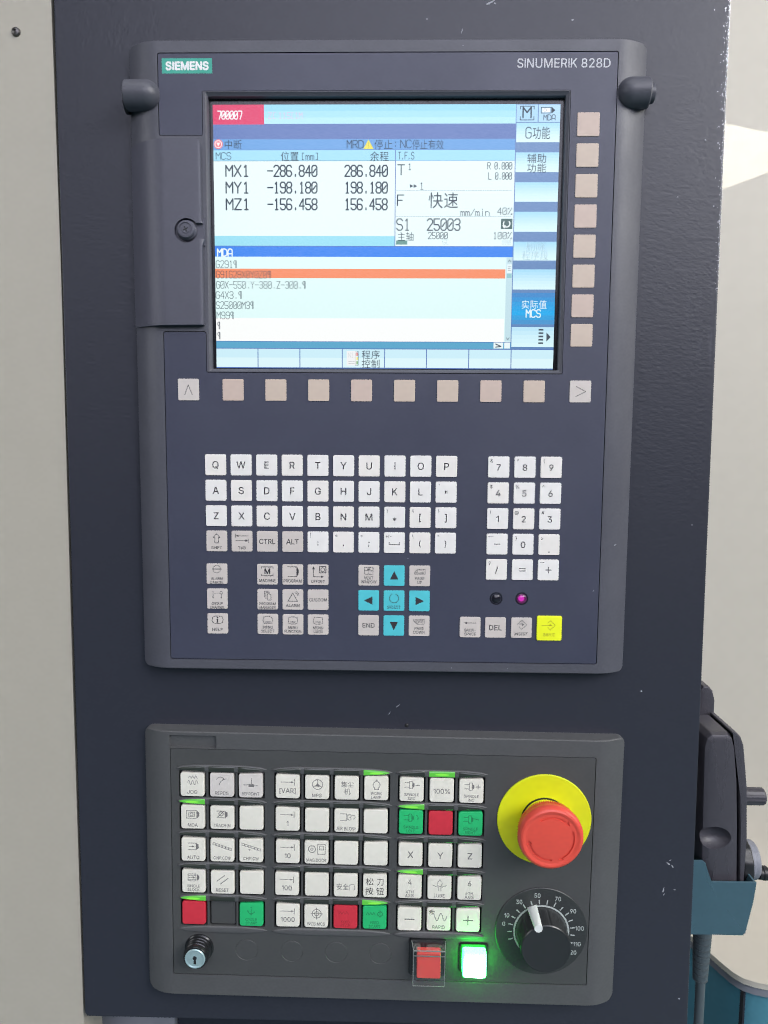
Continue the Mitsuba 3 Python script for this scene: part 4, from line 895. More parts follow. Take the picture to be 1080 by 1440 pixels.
page = U([lines([(-3.4, 1.2), (-3.4, 2.4), (-1.4, 4.2), (3.4, 4.2), (3.4, 1.2), (-3.4, 1.2)], [(-1.4, 4.2), (-1.4, 2.4), (-3.4, 2.4)], w=.3), lines([(-.6, 3.3), (2.6, 3.3)], [(-.6, 2.4), (2.6, 2.4)], [(-2.6, 1.8), (2.6, 1.8)], w=.25)])
FN.update({(6, 0): (NXT, 'next window'), (8, 0): (U([page, two('PAGE', 'UP', 1.8, -1.6)]), 'page up'), (6, 2): (tx('END', 2.9), 'end'), (8, 2): (U([affinity.scale(page, 1, -1, origin=(0, 2.7)), two('PAGE', 'DOWN', 1.8, -1.6)]), 'page down')})
for (i, j), (g, n) in FN.items():
    key(UPN, 'function_key', KEY, 'grey_key', -0.2 + 16.04 * i, -68.98 - 16.06 * j, 0, I, f'grey {n} key', g)
TR = Polygon([(-2.6, -2.4), (2.6, -2.4), (0, 3.0)])
for (i, j), a, n in (((7, 0), 0, 'up'), ((6, 1), 90, 'left'), ((8, 1), 270, 'right'), ((7, 2), 180, 'down')):
    key(UPN, 'arrow_key', KEY, 'aqua_key', -0.2 + 16.04 * i, -68.98 - 16.06 * j, 0, I, f'aqua arrow key pointing {n}', affinity.rotate(TR, a, origin=(0, 0)))
key(UPN, 'select_key', KEY, 'aqua_key', -0.2 + 16.04 * 7, -68.98 - 16.06, 0, I, 'aqua select key between the four arrow keys', U([lines(arc(0, 1.6, 2.9, 115, 425, 20), w=.4), tx('SELECT', 1.8, -4.1, c=.9)]))
dia = lines([(-2.6, 2.2), (0.2, 5), (3.2, 2.0), (0.2, -1), (-1.4, .6)], w=.34)
for x, g, n in ((160.4, U([arrow_l(-3.6, 3.6, 2.8), two('BACK-', 'SPACE', 1.8, -1.8)]), 'backspace'), (176.4, tx('DEL', 3.3), 'delete'),
                (192.8, U([dia, lines([(-1.2, 2.2), (.4, 3.4), (.4, 1.4), (1.6, 2.4)], w=.4), tx('INSERT', 1.8, -3.9)]), 'insert')):
    key(UPN, 'edit_key', KEY, 'grey_key', x, -101.55, 0, I, f'grey {n} key', g)
key(UPN, 'input_key', BIG, 'lemon_key', 210.3, -101.6, 0, I, 'bright yellow input key at the lower right', U([lines([(-1.2, 3.2), (0.6, 5.0), (3.6, 2.0), (0.6, -1), (-1.2, .8)], w=.36), arrow_r(-4.8, 1.6, 2.0), tx('INPUT', 1.9, -4.1)]), 'olive_ink', zt=0.8)
bk = lambda i: ('beige_key', 'beige_key_rosy')[(i * 5 + 1) % 3 % 2]
for i in range(8):
    key(UPN, 'softkey', SOFT, bk(i), 11.63 + 26.46 * i, 46.3, 0, I, None)
for j in range(8):
    key(UPN, 'softkey', TALL, bk(j + 3), 224.64, 202.6 - 17.49 * j, 0, I, None)
key(UPN, 'recall_key', SOFT, 'grey_key', -16.1, 46.3, 0, I, 'beige key with an upward chevron left of the softkeys', lines([(-2.4, -3.2), (0, 2.8), (2.4, -3.2)], w=.34), zt=.35)
key(UPN, 'continue_key', SOFT, 'grey_key', 225.0, 46.4, 0, I, 'beige key with a rightward chevron right of the softkeys', lines([(-2.6, 3.0), (3.2, 0), (-2.6, -3.0)], w=.34), zt=.35)
dome = lathe([(4.1, -0.4), (4.0, -0.1), (3.3, -0.15), (3.1, -0.5), (2.6, 0.3), (1.6, 0.8), (0.01, 1.0)], 32)
put(UPN + '__status_diode', shp(dome, 'diode_dark'), at(176.5, -83.0), 'unlit round status diode')
put(UPN + '__status_diode', shp(lathe([(4.1, -0.4), (4.0, -0.1), (3.3, -0.15), (3.1, -0.5)], 32), 'diode_dark'), at(192.6, -82.9), 'glowing magenta status diode')
put(UPN + '__status_diode_001__bulb', shp(lathe([(3.2, -0.4), (2.6, 0.3), (1.6, 0.8), (0.01, 1.0)], 32), 'diode_dark', glow=(0.10, 0.004, 0.075)), at(192.6, -82.9), exact=True)
put(UPN + '__status_diode_001__glow_core', shp(lathe([(1.9, 0.5), (1.8, 0.85), (1.2, 1.15), (0.01, 1.3)], 24), 'diode_dark', glow=(0.62, 0.02, 0.46)), at(192.2, -82.6), exact=True)
# ------------------------------------------------------------------ machine control panel (lower)
LPN = 'machine_control_panel'
thing(LPN, 'lower machine control panel with lit keys, red stop button and dial', 'control panel')
LM = at(**LOWER)
LX0, LX1, LY0, LY1 = -52.4, 262.6, -357.4, -173.8
BX0, BX1, BY0, BY1 = -33.0, 242.2, -342.2, -185.6


def low_fall(x, y=None):
    x = np.asarray(x, float)
    t = np.clip(np.maximum((-33.5 - x) / 18.9, (x - 243.0) / 19.6), 0, 1)
    return -8.0 * t ** 2.1


LXS = [-52, -51.2, -50, -48.5, -46.5, -44, -41.5, -39, -36, -33.5, 243, 245.5, 248, 250.5, 253, 255.5, 257.5, 259.5, 261, 262]
COLS = [(-18.9, 0.35, 19.5), (43.45, 62.6, 81.85, 101.25), (124.2, 143.6, 162.9)]
ROWS = [-209.3 - 22.27 * j for j in range(5)]
KW, KH = 15.7, 16.3
faceL = Polygon(rr(BX0, BY0, BX1, BY1, 0.8, 3))
holes = U([box(x - KW / 2 - 1.1, y - KH / 2 - 1.0, x + KW / 2 + 1.1, y + KH / 2 + 1.0) for c in COLS for x in c for y in ROWS]).buffer(-.8).buffer(.8)
slot = box(-33.6, -184.9, -3.0, -176.4)
outl = Polygon(rr(LX0, LY0, LX1, LY1, 5.0, 6))
frameL = outl.buffer(-0.7).difference(faceL.buffer(0.38)).difference(slot)
put(LPN + '__frame', shp(join(plate(frameL, low_fall, -12, LXS), soft_rim(LX0, LY0, LX1, LY1, 5.0, low_fall, -12, LXS)), 'lower_plastic', 28), LM)
put(LPN + '__label_slot', shp(plate(slot.buffer(.3), lambda x, y: -2.2 + 0.12 * (y + 176.4) * 0.5, -6), 'lower_plastic', False), LM, 'shallow finger slot at the upper left corner')
put(LPN + '__face_plate', shp(plate(faceL.difference(holes), -0.35, -5.0), 'lower_face', False), LM)
put(LPN + '__housing', shp(plate(box(LX0 + 3, LY0 + 3, LX1 - 3, LY1 - 3), -6.2, -12), 'dark_plastic', False), LM)
PADL = pad(KW, KH, 1.8, -5.5, 0.9, 0.7)

# thin bars between the key rows, with one indicator window above each key
LIT = {(0, 1, 0), (0, 4, 0), (1, 0, 3), (1, 4, 3), (2, 0, 1), (2, 1, 0), (2, 3, 0)}


def bar_shape(xs, d=0.0):
    x0, x1, h = xs[0] - KW / 2 - 2.6 + 2.2 * d, xs[-1] + KW / 2 + 2.6 - 2.2 * d, 2.35 - d
    up = [(x0, 0), (x0 + 4, .55 * h), (x0 + 12, .9 * h), (x0 + 18, h), (x1 - 18, h), (x1 - 12, .9 * h), (x1 - 4, .55 * h), (x1, 0)]
    return np.array([(x, -y) for x, y in up] + [(x, y) for x, y in up[::-1][1:-1]])


for b, xs in enumerate(COLS):
    bars = loft([(bar_shape(xs), -0.5), (bar_shape(xs), 0.35), (bar_shape(xs, .35), 0.8), (bar_shape(xs, 1.0), 1.0)])
    bar = shp(bars, 'lower_plastic', 25)
    for r in range(6):
        y = ROWS[0] + 22.27 / 2 - 22.27 * r - 0.1
        n = put(LPN + '__indicator_bar', bar, LM @ at(0, y))
        for c, x in enumerate(xs) if r < 5 else ():
            g = Polygon(bar_shape(xs, .5)).intersection(box(x - 8.4, -5, x + 8.4, 5)).buffer(-.08)
            on = (b, r, c) in LIT
            lp = np.array(orient(g, 1).exterior.coords[:-1])
            ctr = lp.mean(0)
            lens = loft([(lp, 0.7), (lp, 1.12), (ctr + (lp - ctr) * [.95, .7], 1.5), (ctr + (lp - ctr) * [.8, .3], 1.7)])
            put(n + '__window', shp(lens, 'lens_off', 50, glow=(0.085, 0.52, 0.03) if on else None, weight=0.1), LM @ at(0, y), 'lit green indicator' if on else None)
            if on:
                core = np.array([(x + 4.4 * math.cos(t), 0.62 * math.sin(t)) for t in np.linspace(0, 2 * np.pi, 24, endpoint=False)])
                put(n + '__glow_core', shp(loft([(core, 1.5), (core, 1.85)]), 'lens_off', False, glow=(0.22, 0.85, 0.05), weight=0.05), LM @ at(0, y))

zig = lambda x, y, s=1.0: lines([(x - 3 * s, y - .8), (x - 2 * s, y + 1.1), (x - 1 * s, y - .8), (x, y + 1.1), (x + 1 * s, y - .8), (x + 2 * s, y + 1.1), (x + 3 * s, y - .8)], w=.36)
wav = lambda x, y, s=1.0: lines([(x + s * (-3.4 + 6.8 * k / 40), y + 1.5 * math.sin(k / 40 * 5.2 * math.pi)) for k in range(41)], w=.36)
box_r = lambda y=2.4: U([lines([(-3.4, y + 2.3), (2.0, y + 2.3), (2.0, y - 2.3), (-3.4, y - 2.3)], w=.4), Polygon([(2.2, y + 2.3), (3.7, y + 1.2), (3.7, y - 1.2), (2.2, y - 2.3)])])
cap1 = lambda s, h=2.3, c=.92: tx(s, h, -5.4, c=c)
cap2 = lambda a, b, h=1.9, c=.92: U([tx(a, h, -3.4, c=c), tx(b, h, -6.0, c=c)])
JOG = U([zig(0.4, 5.0), wav(0.4, 1.4), tx('JOG', 2.4, -5.0)])
REP = U([lines(arc(3.4, -1.0, 5.2, 95, 170), w=.4), lines(arc(-1.0, 3.0, 2.4, 60, 160), w=.4), tri(1.2, 4.2, .9, 80), lines([(0.4, 5.4), (1.6, 4.0)], w=.3), cap1('REPOS', 2.2)])
REF = U([lines([(-4.4, .6), (-1.6, .6)], [(-1.2, .2), (4.4, .2)], [(.5, .4), (.5, 5)], w=.4), Polygon([(-1.3, -.7), (2.2, -.7), (2.2, 1.2), (-1.3, 1.2)]), cap1('REFPOINT', 2.1, .84)])
MDA = U([lines([(-4, 4.6), (2.4, 4.6), (2.4, -.8), (-4, -.8), (-4, 4.6)], [(-2.6, 3.4), (1.2, 3.4), (1.2, .4), (-2.6, .4), (-2.6, 3.4)], w=.4), ring(-.7, 1.9, 1.0, .4), Polygon([(2.9, 4.6), (4.4, 3), (4.4, .8), (2.9, -.8)]), cap1('MDA')])
TCH = U([box_r(2.2), ring(-.6, 2.6, 1.4, .5), lines([(-2.6, .6), (1, 4.2)], w=.5), cap1('TEACH IN', 2.1, .84)])
AUT = U([box_r(2.2), arrow_r(-2.8, .8, 2.2), cap1('AUTO')])
chain = [U([lines([(-6.0 + k * 2.1, 4.4 - k * .7 + .8), (-4.2 + k * 2.1, 4.0 - k * .7 + .8), (-4.2 + k * 2.1, 2.6 - k * .7 + .8), (-6.0 + k * 2.1, 3.0 - k * .7 + .8), (-6.0 + k * 2.1, 5.2 - k * .7)], w=.32) for k in range(6)])]
CHC = U([*chain, cap1('CHIP.CCW', 2.1, .8)])
CHW = U([*chain, tri(-1, .6, .8, 30), cap1('CHIP.CW', 2.1, .85)])
SGL = U([lines([(-3.6, 5), (1.6, 5), (1.6, .2), (-3.6, .2), (-3.6, 5)], [(-3.6, 4), (1.6, 4)], [(-3.6, 1.2), (1.6, 1.2)], w=.36), arrow_r(-3, 1, 2.6), Polygon([(2.3, 5), (3.8, 3.6), (3.8, 1.6), (2.3, .2)]), cap2('SINGLE', 'BLOCK')])
RST = U([lines([(-3.6, .8), (1.6, 5)], [(-1.4, -1.2), (3.8, 3)], w=.5), cap1('RESET', 2.3)])
CYS = U([lines([(0, 5.4), (0, .4)], arc(0, 3, 2.3, 200, 340), w=.4), tri(0, .6, 1.0, 270), tri(-2.2, 2.6, .7, 120), cap2('CYCLE', 'START')])
INC = lambda s: U([arrow_r(-4.6, 3.8, 3.0), lines([(4.4, 1.0), (4.4, 5.0)], w=.45), tx(s, 3.2, -2.8, c=.95)])
MPG = U([ring(0.4, 2.0, 3.3, .42), lines([(.4, 2), (.4, 5.2)], [(.4, 2), (-2.4, .4)], [(.4, 2), (3.2, .4)], w=.4), Polygon([(-1.3, .6), (2.1, .6), (.4, 3)]), cap1('MPG')])
HN = lambda s, x0, x1, y0, y1: affinity.affine_transform(U([affinity.translate(HAN[c], k, 0) for k, c in enumerate(s)]), [(x1 - x0) / len(s), 0, 0, y1 - y0, x0, y0])
DST = U([HN('集尘', -3.8, 4.8, 0.6, 4.9), HN('机', -1.8, 2.6, -4.2, .2)])
LMP = U([lines(arc(0.2, 2.4, 2.3, -50, 230), w=.4), lines([(-1.2, .6), (-1.2, -.6), (1.6, -.6), (1.6, .6)], w=.4), tri(.2, 5.6, .8, 90), cap2('WORK', 'LAMP')])
AIR = U([lines([(-4, 4.6), (.2, 4.6), (.2, .2), (-4, .2)], w=.36), lines([(.8, 4.2), (.8, .6)], arc(2.2, 3.4, 1, -90, 180), arc(2.2, 1.4, 1, 90, -180), arc(4.4, 2.6, 1.3, -80, 120), w=.34), cap1('AIR BLOW', 2.3, .85)])
DOR = U([ring(-2.9, 2.2, 2.3, .5), ring(-2.9, 2.2, .8, .4), lines([(.8, 5.6), (5.8, 5.6), (5.8, -1.2), (.8, -1.2), (.8, 5.6)], [(2, 4.4), (4.8, 4.4), (4.8, 1.8), (2, 1.8), (2, 4.4)], w=.36), cap1('MAG.DOOR', 2.1, .84)])
SAF = HN('安全门', -6.2, 6.2, -3.2, 1.6)
TLK = U([HN('松', -6.2, -.6, 0.6, 6.0), HN('刀', 1.2, 6.2, 0.6, 6.0), HN('按', -6.4, -.8, -6.0, -.6), HN('钮', .8, 6.2, -6.0, -.6)])
WCS = U([ring(.4, 1.8, 3.0, .42), ring(.4, 1.8, 1.4, .42), lines([(.4, -2.2), (.4, 5.8)], [(-3.6, 1.8), (4.4, 1.8)], w=.4), cap1('WCS MCS', 2.2, .82)])
SPW = U([zig(-1.2, 2.8, 1.05), cap2('FEED', 'STOP')])
FST = U([zig(-2.6, 2.6, 1.0), ring(3.6, 2.6, 1.6, .5), lines([(3.6, .2), (3.6, 5)], w=.4), cap2('FEED', 'START')])
plug = U([lines([(-4.6, 4.6), (-1.4, 4.6)], [(-4.6, 1.6), (-1.4, 1.6)], [(-1.4, 5.6), (-1.4, .6), (.4, .6), (.4, 5.6), (-1.4, 5.6)], w=.38), Polygon([(.7, 5.0), (1.8, 4.0), (1.8, 2.2), (.7, 1.2)])])
minus, plus_ = lines([(2.8, 3.0), (5.0, 3.0)], w=.5), lines([(2.8, 3.0), (5.6, 3.0)], [(4.2, 1.6), (4.2, 4.4)], w=.5)
SPM, SPP = U([plug, minus, cap2('SPINDLE', 'DEC')]), U([plug, plus_, cap2('SPINDLE', 'INC')])
SPL, SPR = U([plug, lines(arc(2.4, 3, 2.2, 60, -30), w=.4), cap2('SPINDLE', 'LEFT')]), U([plug, lines([(2.4, 3.6), (5.2, 3.0)], w=.5), cap2('SPINDLE', 'RIGHT')])
AX4, AX6 = U([tx('4', 3.4, 3.4), cap2('4TH', 'AXIS', 2.1)]), U([tx('6', 3.4, 3.4), cap2('6TH', 'AXIS', 2.1)])
LUB = U([lines([(0.2, 5.8), (-1.4, 3.4), (-1.0, 1.4), (.2, .9), (1.4, 1.4), (1.8, 3.4), (.2, 5.8)], [(-4.4, 1.8), (-1.2, .6)], [(4.8, 1.8), (1.6, .6)], [(-.6, .8), (-.6, -2)], [(1, .8), (1, -2)], w=.36), cap1('LUBE', 2.3)])
RPD = U([lines([(-4.6 + 10 * k / 40, 1.6 + 2.6 * math.sin(k / 40 * 3.9 * math.pi + .6)) for k in range(41)], w=.45), lines([(-6.2, 5.6), (-2.8, 5.2)], [(-5.6, 4.4), (-4.4, 6.6)], w=.6), cap1('RAPID', 2.4)])
W, G, R = ('lower_white', 'faded_ink'), ('green_key', 'green_ink'), ('red_key', 'red_ink')
WW = ('lower_white_worn', 'faded_ink')
GRID = {0: [[(JOG, 'jog'), (REP, 'repos', WW), (REF, 'reference point', WW)], [(MDA, 'manual data'), (TCH, 'teach in'), None], [(AUT, 'auto'), (CHC, 'chip conveyor reverse'), (CHW, 'chip conveyor forward')], [(SGL, 'single block'), (RST, 'reset'), None], [(None, 'cycle stop', R), 0, (CYS, 'cycle start', G)]],
        1: [[(INC('[VAR]'), 'variable increment'), (MPG, 'handwheel'), (DST, 'dust collector'), (LMP, 'work lamp')], [(INC('1'), 'increment 1'), None, (AIR, 'air blow'), None], [(INC('10'), 'increment 10'), (DOR, 'magazine door'), None, None],
            [(INC('100'), 'increment 100'), None, (SAF, 'safety door'), (TLK, 'tool release')], [(INC('1000'), 'increment 1000'), (WCS, 'coordinate system'), (SPW, 'feed stop', R), (FST, 'feed start', G)]],
        2: [[(SPM, 'spindle slower'), (tx('100%', 3.2, -.6, c=.95), 'hundred percent'), (SPP, 'spindle faster')], [(SPL, 'spindle left', G), (None, 'spindle stop', R), (SPR, 'spindle right', G)], [(tx('X', 4.2), 'X axis'), (tx('Y', 4.2), 'Y axis'), (tx('Z', 4.2), 'Z axis')],
            [(AX4, 'fourth axis'), (LUB, 'lubrication'), (AX6, 'sixth axis')], [(lines([(-3, 0), (3, 0)], w=.7), 'minus'), (RPD, 'rapid'), (lines([(-3, 0), (3, 0)], [(0, -3), (0, 3)], w=.7), 'plus')]]}
for b, rows in GRID.items():
    for r, row in enumerate(rows):
        for c, e in enumerate(row):
            x, y = COLS[b][c], ROWS[r]
            if e == 0:
                put(LPN + '__empty_key_well', shp(pad(KW + .6, KH + .6, 1.2, -5.5, -1.6, .3), 'lower_face', 30), LM @ at(x, y), 'empty dark key place without a key cap')
                continue
            g, n, st = (None, None, W) if e is None else (*e, W)[:3]
            word = {'green_key': 'green', 'red_key': 'red'}.get(st[0], 'white')
            dx, dy = rng.normal(0, .12, 2)
            mm_ = LM @ at(0, 0, -0.4 + rng.normal(0, .10))
            made = key(LPN, 'machine_key', PADL, st[0], x + dx, y + dy, 0, mm_, f'blank {word} key' if n is None else f'{word} {n} key', g, 'ink' if n == 'tool release' else st[1], zt=0.9)
            if n == 'rapid':                       # brown grease stain at its corner
                stain = U([mv(Point(0, 0).buffer(r_), x_, y_) for r_, x_, y_ in ((.9, -5.6, 5.4), (.6, -4.6, 4.4), (.5, -6.0, 3.8), (.35, -3.6, 5.8), (.3, -5.0, 2.8), (.25, -2.8, 4.4))])
                put(made + '__stain', shp(extr(stain, .05, .85), 'stain_brown', False), mm_ @ at(x + dx, y + dy), exact=True)

# key switch, blank plugs, guarded red button, green lamp
ks = put(LPN + '__key_switch', shp(lathe([(9.6, -.4), (9.6, .6), (8.9, 1.2), (8.6, 1.2), (8.6, 2.6), (8.2, 2.9), (8.2, 3.4), (8.6, 3.7), (8.6, 5.0), (8.1, 5.3), (8.1, 5.9), (8.4, 6.2), (8.4, 7.4), (8.0, 7.7), (8.0, 8.2), (8.2, 8.5), (8.0, 9.6), (7.4, 10.4), (6.9, 10.5), (6.7, 10.2), (0.01, 10.2)], 48), 'gloss_black'), LM @ at(-15.6, -323.2), 'black ringed key switch with a steel lock face')
put(ks + '__lock_face', shp(lathe([(6.7, 10.0), (6.7, 10.9), (6.3, 11.3), (5.6, 11.3), (5.3, 11.1), (0.01, 11.15)], 40), 'steel'), LM @ at(-15.6, -323.2), exact=True)
put(ks + '__keyhole', shp(extr(U([Point(0, .8).buffer(1.25), box(-.75, -3.4, .75, .8), box(-1.4, -.2, 1.0, .9)]), .2, 11.05), 'dark_plastic', False), LM @ at(-15.6, -323.2), exact=True)
blank = shp(lathe([(7.6, -.34), (7.6, -.15), (7.45, -.12), (7.3, -.3), (7.2, -.5), (7.05, -.3), (6.9, -.22), (0.01, -.2)], 64), 'lower_face', 30)
for x in (16.2, 46.4, 76.0, 105.4):
    put(LPN + '__blank_plug', blank, LM @ at(x, -324.0))
gb = put(LPN + '__guarded_button', shp(pad(24.6, 24.6, 2.0, -.4, 3.2, .8), 'gloss_black', 30), LM @ at(136.6, -324.0), 'red square button under a clear guard box')
put(gb + '__button_cap', shp(pad(15.6, 17.6, 1.0, 3.0, 9.0, .8), 'guarded_red', 30), LM @ at(137.2, -325.0), exact=True)
gl = [(rr(-11.6, -12.6, 11.6, 12.6, 1.6, 4), 3.0), (rr(-10.5, -12.3, 10.5, 12.3, 1.4, 4), 12.4), (rr(-9.9, -11.7, 9.9, 11.7, 1.2, 4), 13.0)]
put(gb + '__guard_box', shp(loft(gl), 'clear_cover', False), LM @ at(137.2, -324.0), exact=True)
rods = [trimesh.creation.box(extents=[20.6, .5, .5], transform=trimesh.transformations.translation_matrix([0, s, 12.75])) for s in (12.1, 8.6)] + [trimesh.creation.box(extents=[20.6, .4, .4], transform=trimesh.transformations.translation_matrix([0, -12.1, 12.75]))]
rods += [trimesh.creation.box(extents=[.4, 24.4, .4], transform=trimesh.transformations.translation_matrix([s, 0, 12.75])) for s in (-10.2, 10.2)]
rods += [hull([(sx * 11.4, sy * 12.4, 3), (sx * 11.0, sy * 12.4, 3), (sx * 11.4, sy * 12.0, 3), (sx * 10.3, sy * 12.1, 12.6), (sx * 9.9, sy * 12.1, 12.6), (sx * 10.3, sy * 11.7, 12.6)]) for sx in (-1, 1) for sy in (-1, 1)]
put(gb + '__guard_edge_glint', shp(join(*rods), 'pale_glint', False), LM @ at(137.2, -324.0), exact=True)  # opaque pale rods stand in for light caught on the guard edges
ll = put(LPN + '__indicator_lamp', shp(pad(19.4, 20.0, 2.0, -.4, 1.2, .6), 'gloss_black', 30), LM @ at(167.0, -324.4), 'square lamp glowing bright green beside the dial')
put(ll + '__lit_cap', shp(pad(15.6, 16.8, 1.6, 1.0, 8.6, 1.2), 'lower_white', 40, glow=(0.11, 21.0, 1.1), weight=1.0), LM @ at(167.2, -324.9), exact=True)
put(ll + '__lit_core', shp(pad(14.2, 15.4, 2.4, 8.5, 9.0, 0.3), 'lower_white', 40, glow=(6.0, 36.0, 11.0), weight=1.5), LM @ at(167.2, -324.9), exact=True)

# emergency stop
EX, EY = 210.4, -227.6
es = LPN + '__emergency_stop'
ring_c = [(30.4, -.35), (30.4, .5), (30.1, .8), (14.4, .8), (14.4, -.2)]
put(es, shp(lathe([(14.2, .3), (13.9, 1.0), (13.4, 1.1), (13.2, 10.5), (0.01, 10.6)], 72), 'stop_yellow', 30), LM @ at(EX, EY), 'red mushroom stop button on a round yellow plate', exact=True)
put(es + '__plate', shp(lathe(ring_c, 120), 'stop_yellow', 30), LM @ at(EX, EY), exact=True)
put(es + '__seal', shp(lathe([(15.1, .7), (15.1, 1.3), (14.2, 1.3), (14.2, .5)], 72), 'dark_plastic', 30), LM @ at(EX, EY), exact=True)


def teeth(t, r, z):
    return r + (0.35 * math.copysign(1, math.sin(t * 84)) if 11.5 < z < 17.5 else 0)


hp = [(0.01, 9.0), (14.5, 9.0), (15.8, 9.6), (18.0, 11.6), (18.6, 12.0), (18.9, 17.0), (18.9, 17.4), (19.9, 18.0), (20.3, 19.4), (20.3, 21.2), (19.9, 22.8), (19.0, 24.0), (17.9, 24.5), (16.9, 24.4), (16.2, 24.0), (15.6, 23.9), (8, 24.5), (0.01, 24.7)]
head = lathe(hp, 504, teeth, True)
try:
    man = m3.Manifold(m3.Mesh(np.asarray(head.vertices, np.float32), np.asarray(head.faces, np.uint32)))
    cut = []
    for a0, a1 in ((120, 50), (20, -60), (-90, -165)):
        g = U([LineString(arc(0, 0, 13.7, a0, a1, 16)).buffer(.7), tri(13.9 * math.cos(math.radians(a1 - 3)), 13.9 * math.sin(math.radians(a1 - 3)), 2.1, a1 - 95)])
        cut.append(g)
    e = extr(U(cut), 3.5, 22.9)
    e.merge_vertices()
    man = man - m3.Manifold(m3.Mesh(np.asarray(e.vertices, np.float32), np.asarray(e.faces, np.uint32)))
    print('head', man.status(), man.num_tri())
    if man.num_tri() > 100:
        q = man.to_mesh()
        head = tm(q.vert_properties[:, :3], q.tri_verts)
except Exception as err:
    print('arrows left out:', err)
put(es + '__mushroom_head', shp(head, 'stop_red', 28), LM @ at(EX, EY), exact=True)

# feed override dial
DX, DY = 211.1, -304.7
dl = LPN + '__override_dial'
put(dl, shp(lathe([(30.3, -.35), (30.3, .3), (29.9, .6), (0.01, .6)], 120), 'dial_black', 30), LM @ at(DX, DY), 'round override dial with numbers from 0 to 120', exact=True)
marks = [Point(0, 0).buffer(18.4, quad_segs=24).difference(Point(0, 0).buffer(17.3, quad_segs=24))]
for k in range(16):
    a = math.radians(196 - 14.4 * k)
    marks.append(LineString([(19.2 * math.cos(a), 19.2 * math.sin(a)), (22.2 * math.cos(a), 22.2 * math.sin(a))]).buffer(.36, cap_style=2))
for s, a in (('0', 169), ('10', 155), ('30', 126.5), ('50', 97.5), ('70', 66), ('90', 36), ('100', 6.5), ('110', -19), ('120', -34)):
    marks.append(mv(text2d(s, 2.9, False, .85), 25.2 * math.cos(math.radians(a)), 25.2 * math.sin(math.radians(a))))
put(dl + '__scale', shp(extr(U(marks), .1, .57), 'dial_print', False), LM @ at(DX, DY), exact=True)


def flute(t, r, z):
    d = abs(((t - .35) * 12 / (2 * np.pi) + .5) % 1 - .5)
    return r - (0.55 * max(0, 1 - d / .09) if 1.5 < z < 16.8 else 0)


put(dl + '__knob', shp(lathe([(16.9, .6), (16.9, 1.2), (16.7, 2.0), (16.2, 16.5), (16.0, 17.3), (15.4, 17.8), (14.6, 17.8), (14.2, 17.6), (0.01, 17.6)], 240, flute), 'knob_black', 30), LM @ at(DX, DY), exact=True)
a = math.radians(111)
ca, sa = math.cos(a), math.sin(a)
pt = []
for r_, t_, z_ in [(18.9, s * 3.3, z) for s in (-1, 1) for z in (.7, 1.6)] + [(15.2, s * 3.0, .8) for s in (-1, 1)]:
    pt.append((r_ * ca - t_ * sa, r_ * sa + t_ * ca, z_))
for k in range(16):
    q = 2 * math.pi * k / 16
    for z in (17.9, 18.5):
        pt.append((15.2 * ca + 2.6 * math.cos(q), 15.2 * sa + 2.6 * math.sin(q), z))
put(dl + '__pointer', shp(hull(pt), 'pointer_white', 30), LM @ at(DX, DY), exact=True)

# ------------------------------------------------------------------ handheld pendant, its bracket and cable on the cabinet's right side
thing('handwheel_pendant', 'dark handheld pendant with knobs hanging on the right side of the cabinet', 'pendant')


def thick(poly, z0, z1, r):
    """An outline with depth along z, edges rounded by r."""
    rings = []
    for d, z in ((r, z0), (r * .3, z0 + r * .3), (0, z0 + r), (0, z1 - r), (r * .3, z1 - r * .3), (r, z1)):
        rings.append((poly, d, z))
    base = np.array(orient(poly.buffer(-r * .5).buffer(r * .5, quad_segs=4), 1).exterior.segmentize(4).coords[:-1])
    ctr = base.mean(0)
    nrm = np.roll(base, -1, 0) - np.roll(base, 1, 0)
    nrm = np.column_stack([nrm[:, 1], -nrm[:, 0]])
    nrm /= np.linalg.norm(nrm, axis=1, keepdims=True) + 1e-9
    return loft([(base - nrm * d, z) for _, d, z in rings], True, True)


backp = Polygon([(323.6, -192), (325.2, -184.5), (329, -181.2), (340.5, -181.0), (344.2, -184.0), (346.4, -192), (349.1, -215.2), (351.2, -245.8), (353.0, -287.1), (351, -300), (330.5, -300), (330.2, -282), (325.6, -272)])
frontp = Polygon([(341.4, -179.9), (345.6, -180.2), (348.9, -183.6), (351.5, -190), (355.4, -220.2), (357.4, -256), (356.9, -287.1), (354.8, -300), (353.4, -287.1), (351.6, -245.8), (349.5, -215.2), (346.9, -192), (344.6, -183.4)])
bm_ = thick(backp, -70, -30, 5.0)
try:
    q = m3.Manifold(m3.Mesh(np.asarray(bm_.vertices, np.float32), np.asarray(bm_.faces, np.uint32)))
    s = m3.Manifold.sphere(1.0, 48).scale((12, 8.5, 10)).translate((334, -255.5, -27))
    q = q - s
    if q.num_tri() > 50:
        q = q.to_mesh()
        bm_ = tm(q.vert_properties[:, :3], q.tri_verts)
except Exception as err:
    print('thumb recess left out:', err)
put('handwheel_pendant__back_shell', shp(bm_, 'pendant_plastic', 40))
put('handwheel_pendant__front_shell', shp(thick(frontp, -69, -31, 1.6), 'pendant_plastic', 40))
hook = Polygon([(336.5, -216), (336.5, -165), (338.6, -161.8), (342.5, -161.8), (345.8, -165.5), (347.8, -173), (347.8, -216)])
put('handwheel_pendant__hanging_hook', shp(thick(hook, -98, -71, 2.0), 'pendant_plastic', 40))
put('handwheel_pendant__dark_gap_plate', shp(trimesh.creation.box(bounds=[[312.0, -232, -104], [338, -172, -92]]), 'dark_plastic', False))  # dark plate across the gap between cabinet edge and hook


